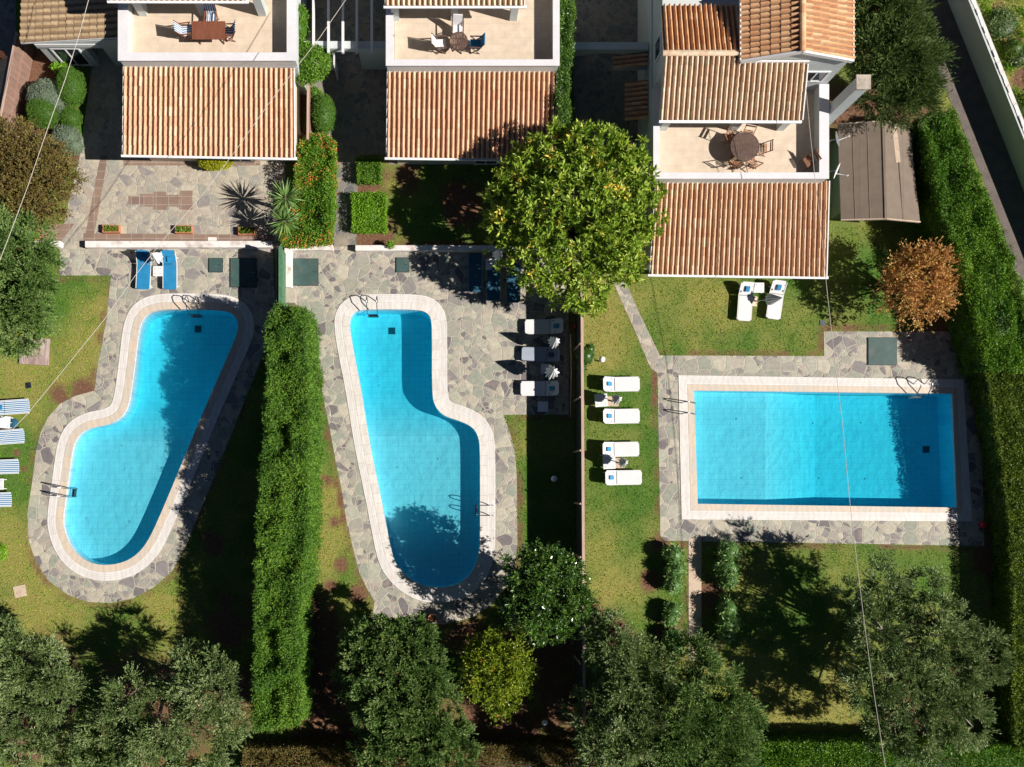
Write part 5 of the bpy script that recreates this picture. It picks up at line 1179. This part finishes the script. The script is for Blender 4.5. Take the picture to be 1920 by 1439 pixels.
# ================================================================== terrace furniture
tb = g(391, 57, ZF + .74); t = thing('dining_table', 'long reddish wooden table on the left villa terrace', 'table', (tb.x, tb.y, ZF))
mb = MB()
for k in range(12): mb.box(-.76, .76, -.42 + k * .07, -.355 + k * .07, .71, .74)
mb.build('table_top', 'teak', t, local=True)
for sx in (-1, 1):
    MB().bar((sx * .55, -.3, 0), (sx * .55, .3, .7), .05).build('leg', 'teak', t, local=True); MB().bar((sx * .55, .3, 0), (sx * .55, -.3, .7), .05).build('leg', 'teak', t, local=True)
gch = 'armchairs around the left terrace table'
chair('blue striped armchair at the left end of the long wooden table', 350, 58, R(90 + 8), 'stripe_chair', 'teak', gch)
chair('blue striped armchair behind the long wooden table', 396, 35, R(-4), 'stripe_chair', 'teak', gch)
chair('navy backed armchair at the right end of the long wooden table', 429, 60, R(-90), 'stripe_chair', 'teak', gch)
def round_table(label, px, py, r, mat, z=ZF):
    c = g(px, py, z + .74); t = thing('round_table', label, 'table', (c.x, c.y, z)); mb = MB(); n = int(2 * r / .075)
    for k in range(n):
        x0 = -r + k * 2 * r / n; x1 = x0 + 2 * r / n - .010; xm = max(abs(x0), abs(x1)); h = math.sqrt(max(0.0, r * r - xm * xm))
        if h > .05: mb.box(x0, x1, -h, h, .715, .74)
    mb.build('table_top', mat, t, local=True)
    N = 40; vs = []; fs = []
    for i in range(N):
        a = 2 * math.pi * i / N
        for rr, zz in ((r - .05, .70), (r, .70), (r, .745), (r - .05, .745)): vs.append((math.cos(a) * rr, math.sin(a) * rr, zz))
    for i in range(N):
        j = (i + 1) % N
        for k in range(4): fs.append((i * 4 + k, j * 4 + k, j * 4 + (k + 1) % 4, i * 4 + (k + 1) % 4))
    MB().add(vs, fs).build('rim', mat, t, local=True)
    for k in range(2):
        a = k * math.pi / 2 + .5; MB().bar((-math.cos(a) * r * .7, -math.sin(a) * r * .7, 0), (math.cos(a) * r * .7, math.sin(a) * r * .7, .70), .05).build('leg', mat, t, local=True)
        MB().bar((math.cos(a + .5) * r * .7, math.sin(a + .5) * r * .7, 0), (-math.cos(a + .5) * r * .7, -math.sin(a + .5) * r * .7, .70), .05).build('leg', mat, t, local=True)
    return t
round_table('small dark round table on the middle villa terrace', 860, 77, .42, 'darkwood')
gch = 'armchairs around the middle terrace table'
chair('white cushioned armchair left of the small round table', 827, 83, R(93), 'cushion_white', 'darkwood', gch)
chair('white cushioned armchair behind the small round table', 858, 56, R(-2), 'cushion_white', 'darkwood', gch)
chair('blue cushioned armchair right of the small round table', 891, 83, R(-92), 'blue', 'darkwood', gch)
round_table('large slatted round table on the right villa terrace', 1397, 275, .66, 'darkwood')
gch = 'folding chairs around the large round table'
chair('folding chair at the upper left of the slatted round table', 1371, 258, R(62), 'x', 'chairwood', gch, 'fold')
chair('folding chair at the upper right of the slatted round table', 1403, 252, R(-10), 'x', 'chairwood', gch, 'fold')
chair('folding chair right of the slatted round table', 1430, 278, R(-92), 'x', 'chairwood', gch, 'fold')
chair('folding chair below left of the slatted round table', 1378, 303, R(148), 'x', 'chairwood', gch, 'fold')
chair('folding chair below right of the slatted round table', 1410, 306, R(-150), 'x', 'chairwood', gch, 'fold')
chair('reddish folding chair apart in the terrace corner shade', 1517, 302, R(-60), 'x', 'chairwood', None, 'fold')

# ================================================================== pool ladders
ladder('steel ladder over the north edge of the left pool', 362, 577, R(0))
ladder('steel ladder over the west edge of the left pool', 119, 923, R(83), .42)
ladder('steel ladder over the north edge of the middle pool', 698, 577, R(0), .5)
ladder('steel ladder over the east edge of the middle pool', 905, 957, R(-90), .5)
ladder('steel ladder over the west edge of the right pool', 1294, 766, R(90), .55)
ladder('steel ladder over the north edge of the right pool', 1728, 731, R(0), .55)

# ================================================================== covers, pots, lamps, small things
def cover(label, x0, y0, x1, y1, group='green metal covers in the decks'):
    a = g(x0, y0, .06); b2 = g(x1, y1, .06); t = thing('pump_cover', label, 'cover', ((a.x + b2.x) / 2, (a.y + b2.y) / 2, .01), 0, group); w = abs(b2.x - a.x) / 2; h = abs(a.y - b2.y) / 2
    MB().box(-w, w, -h, h, 0, .045).build('frame', 'cover_frame', t, local=True); MB().box(-w + .03, w - .03, -h + .03, h - .03, .045, .065).build('lid', 'cover_green', t, local=True, bevel=.006)
    MB().bar((w - .25, 0, .085), (w - .1, 0, .085), .02).build('handle', 'steel', t, local=True)
cover('small square green cover in the left deck', 391, 484, 418, 511)
cover('large green cover in the shade beside the net fence', 431, 484, 481, 539)
cover('large green cover inside the cream pump wall', 547, 485, 597, 536)
cover('small green cover on the middle deck in tree shade', 742, 483, 768, 511)
cover('large green cover on the north arm of the right deck', 1627, 633, 1682, 685)
def planter(label, x, y):
    c = g(x, y, .2); t = thing('planter', label, 'planter', (c.x, c.y, .02), 0, 'terracotta troughs along the patio wall'); w, h = .42, .19
    mb = MB()
    for q in ((-w, w, -h, -h + .04), (-w, w, h - .04, h), (-w, -w + .04, -h + .04, h - .04), (w - .04, w, -h + .04, h - .04)): mb.box(q[0], q[1], q[2], q[3], 0, .28)
    mb.build('trough', 'terracotta', t, local=True); MB().box(-w + .04, w - .04, -h + .04, h - .04, 0, .23).build('earth', 'soil', t, local=True)
    n = 420; P_ = np.column_stack([rng.uniform(-w + .06, w - .06, n), rng.uniform(-h + .05, h - .05, n), rng.uniform(.23, .33, n)])
    leafmesh('flowers', P_ + np.array(t.location), sphere_dirs(n, .4), .07, .04, rng.random(n), 'lf_lantana', t)
planter('terracotta trough of flowers on the patio, leftmost', 209, 430)
planter('terracotta trough of flowers on the patio, middle one', 345, 431)
planter('terracotta trough of flowers on the patio, the shaded one', 463, 434)
def pot(label, x, y, r, h):
    c = g(x, y, h); t = thing('plant_pot', label, 'plant pot', (c.x, c.y, .02)); MB().lathe([(r * .6, 0), (r * .9, h * .6), (r * 1.0, h), (r * .82, h), (r * .8, h * .85), (.01, h * .8)], (0, 0, 0), 20).build('pot', 'terracotta', t, smooth=False, local=True)
    MB().lathe([(r * .78, h * .86), (.01, h * .88)], (0, 0, 0), 16).build('earth', 'soil', t, local=True)
    return t
t = pot('round terracotta pot with a green plant by the short wall', 67, 440, .30, .38)
n = 260; P_ = np.column_stack([rng.normal(0, .1, (n, 2)), rng.uniform(.34, .45, n)]); leafmesh('plant', P_ + np.array(t.location), sphere_dirs(n, .5), .12, .05, rng.random(n), 'lf_box_bright', t)
pot('clay urn in deep shade at the south tip of the middle deck', 811, 1160, .22, .5)
t = thing('terrace_vase', 'round dark clay jar at the far left edge by the reed fence', 'jar', g(5, 108, 0)); MB().lathe([(.12, 0), (.24, .25), (.20, .45), (.12, .5), (.10, .45)], (0, 0, .02), 18).build('body', 'terracotta', t, local=True)
def lamp(label, x, y, h=.75, r=.155):
    c = g(x, y, h); t = thing('globe_lamp', label, 'garden lamp', (c.x, c.y, 0), 0, 'white globe garden lamps')
    MB().tube([(0, 0, 0), (0, 0, h - r)], .035, 8).build('post', 'black', t, local=True); MB().lathe([(.07, h - r - .04), (.07, h - r + .02)], (0, 0, 0), 10).build('collar', 'black', t, local=True)
    MB().lathe([(max(.002, math.sin(a) * r), h - math.cos(a) * r) for a in np.linspace(.0, math.pi, 12)], (0, 0, 0), 20).build('globe', 'globe', t, smooth=True, local=True)
lamp('globe lamp on the lawn above the four white loungers', 1129, 674)
lamp('globe lamp on the lawn just above the silvery olive tree', 1140, 1158)
lamp('globe lamp in the screen fence shade beside the middle pool', 1039, 898)
lamp('globe lamp in the darkness at the bottom right of the citrus tree', 1021, 1356)
lamp('globe lamp by the right hedge beside the widest olive tree', 1899, 1137)
def slabthing(name, label, cat, x, y, w, h, th, mat, rz=0.0, grp=None):
    c = g(x, y, th); o = MB().box(-w / 2, w / 2, -h / 2, h / 2, 0, th).build(name, mat, bevel=min(.012, th * .3)); o.location = (c.x, c.y, .005); o.rotation_euler = (0, 0, rz); return tag(o, label, cat, grp)
slabthing('plank_hatch', 'weathered reddish plank lid in the grass under the dark olive', 'lid', 64, 659, 1.45, 1.32, .14, 'lidwood', R(-3))
slabthing('stone_slab', 'tan stone slab lying in the lawn near the bottom left', 'slab', 37, 1109, .62, .58, .04, 'slab', R(12))
slabthing('drain_cover', 'small grey square drain cover in the left lawn', 'cover', 53, 723, .28, .30, .03, 'steel', R(4))
slabthing('drain_cover', 'small grey square drain cover by the right deck corner', 'cover', 1543, 606, .32, .26, .03, 'steel', R(-3))
slabthing('white_tile', 'pale square tile lying on the brown patio border', 'tile', 398, 450, .44, .26, .03, 'lowwall')
o = MB().lathe([(.03, 0), (.09, .06), (.11, .5), (.06, .62)], (0, 0, 0), 12).build('red_float', 'red', smooth=True); p = g(1079, 612, .6); o.location = (p.x, p.y, .1); tag(o, 'red plastic float standing in the shade of the screen fence', 'float')
o = MB().lathe([(.16, 0), (.18, .12), (.15, .3), (.09, .34)], (0, 0, 0), 14).build('red_bucket', 'red', smooth=True); p = g(1846, 985, .3); o.location = (p.x, p.y, .02); tag(o, 'dull red bucket in the hedge shade by the right deck corner', 'bucket')

# overhead cables
def cable(label, pts, r=.016):
    P_ = [g(x, y, z) for x, y, z in pts]; out = []
    for i in range(len(P_) - 1):
        for k in range(8): out.append(P_[i].lerp(P_[i + 1], k / 8))
    out.append(P_[-1]); o = MB().tube(out, r, 5).build('overhead_cable', 'cable'); tag(o, label, 'cable', 'overhead cables')
cable('overhead cable from the brown tiled wing down to the left edge', [(175, -30, 6.6), (166, 0, 6.5), (150, 60, 6.4), (122, 150, 6.2), (88, 245, 6.1), (52, 350, 6.0), (22, 430, 6.0), (-20, 540, 6.1)], .014)
cable('overhead cable crossing the left veranda roof and left lawn', [(655, -10, 6.9), (600, 70, 6.7), (553, 130, 6.5), (500, 200, 6.2), (440, 285, 6.0), (380, 365, 5.8), (310, 445, 5.7), (255, 515, 5.6), (195, 600, 5.6), (110, 705, 5.7), (50, 778, 5.8), (-20, 850, 5.9)], .012)
cable('overhead cable crossing the right villa terrace and right pool', [(1511, 165, 6.6), (1517, 230, 6.4), (1527, 325, 6.2), (1538, 420, 6.1), (1550, 540, 5.9), (1568, 700, 5.7), (1580, 800, 5.7), (1592, 930, 5.7), (1606, 1050, 5.8), (1622, 1180, 5.9), (1640, 1310, 6.0), (1662, 1450, 6.2)], .012)
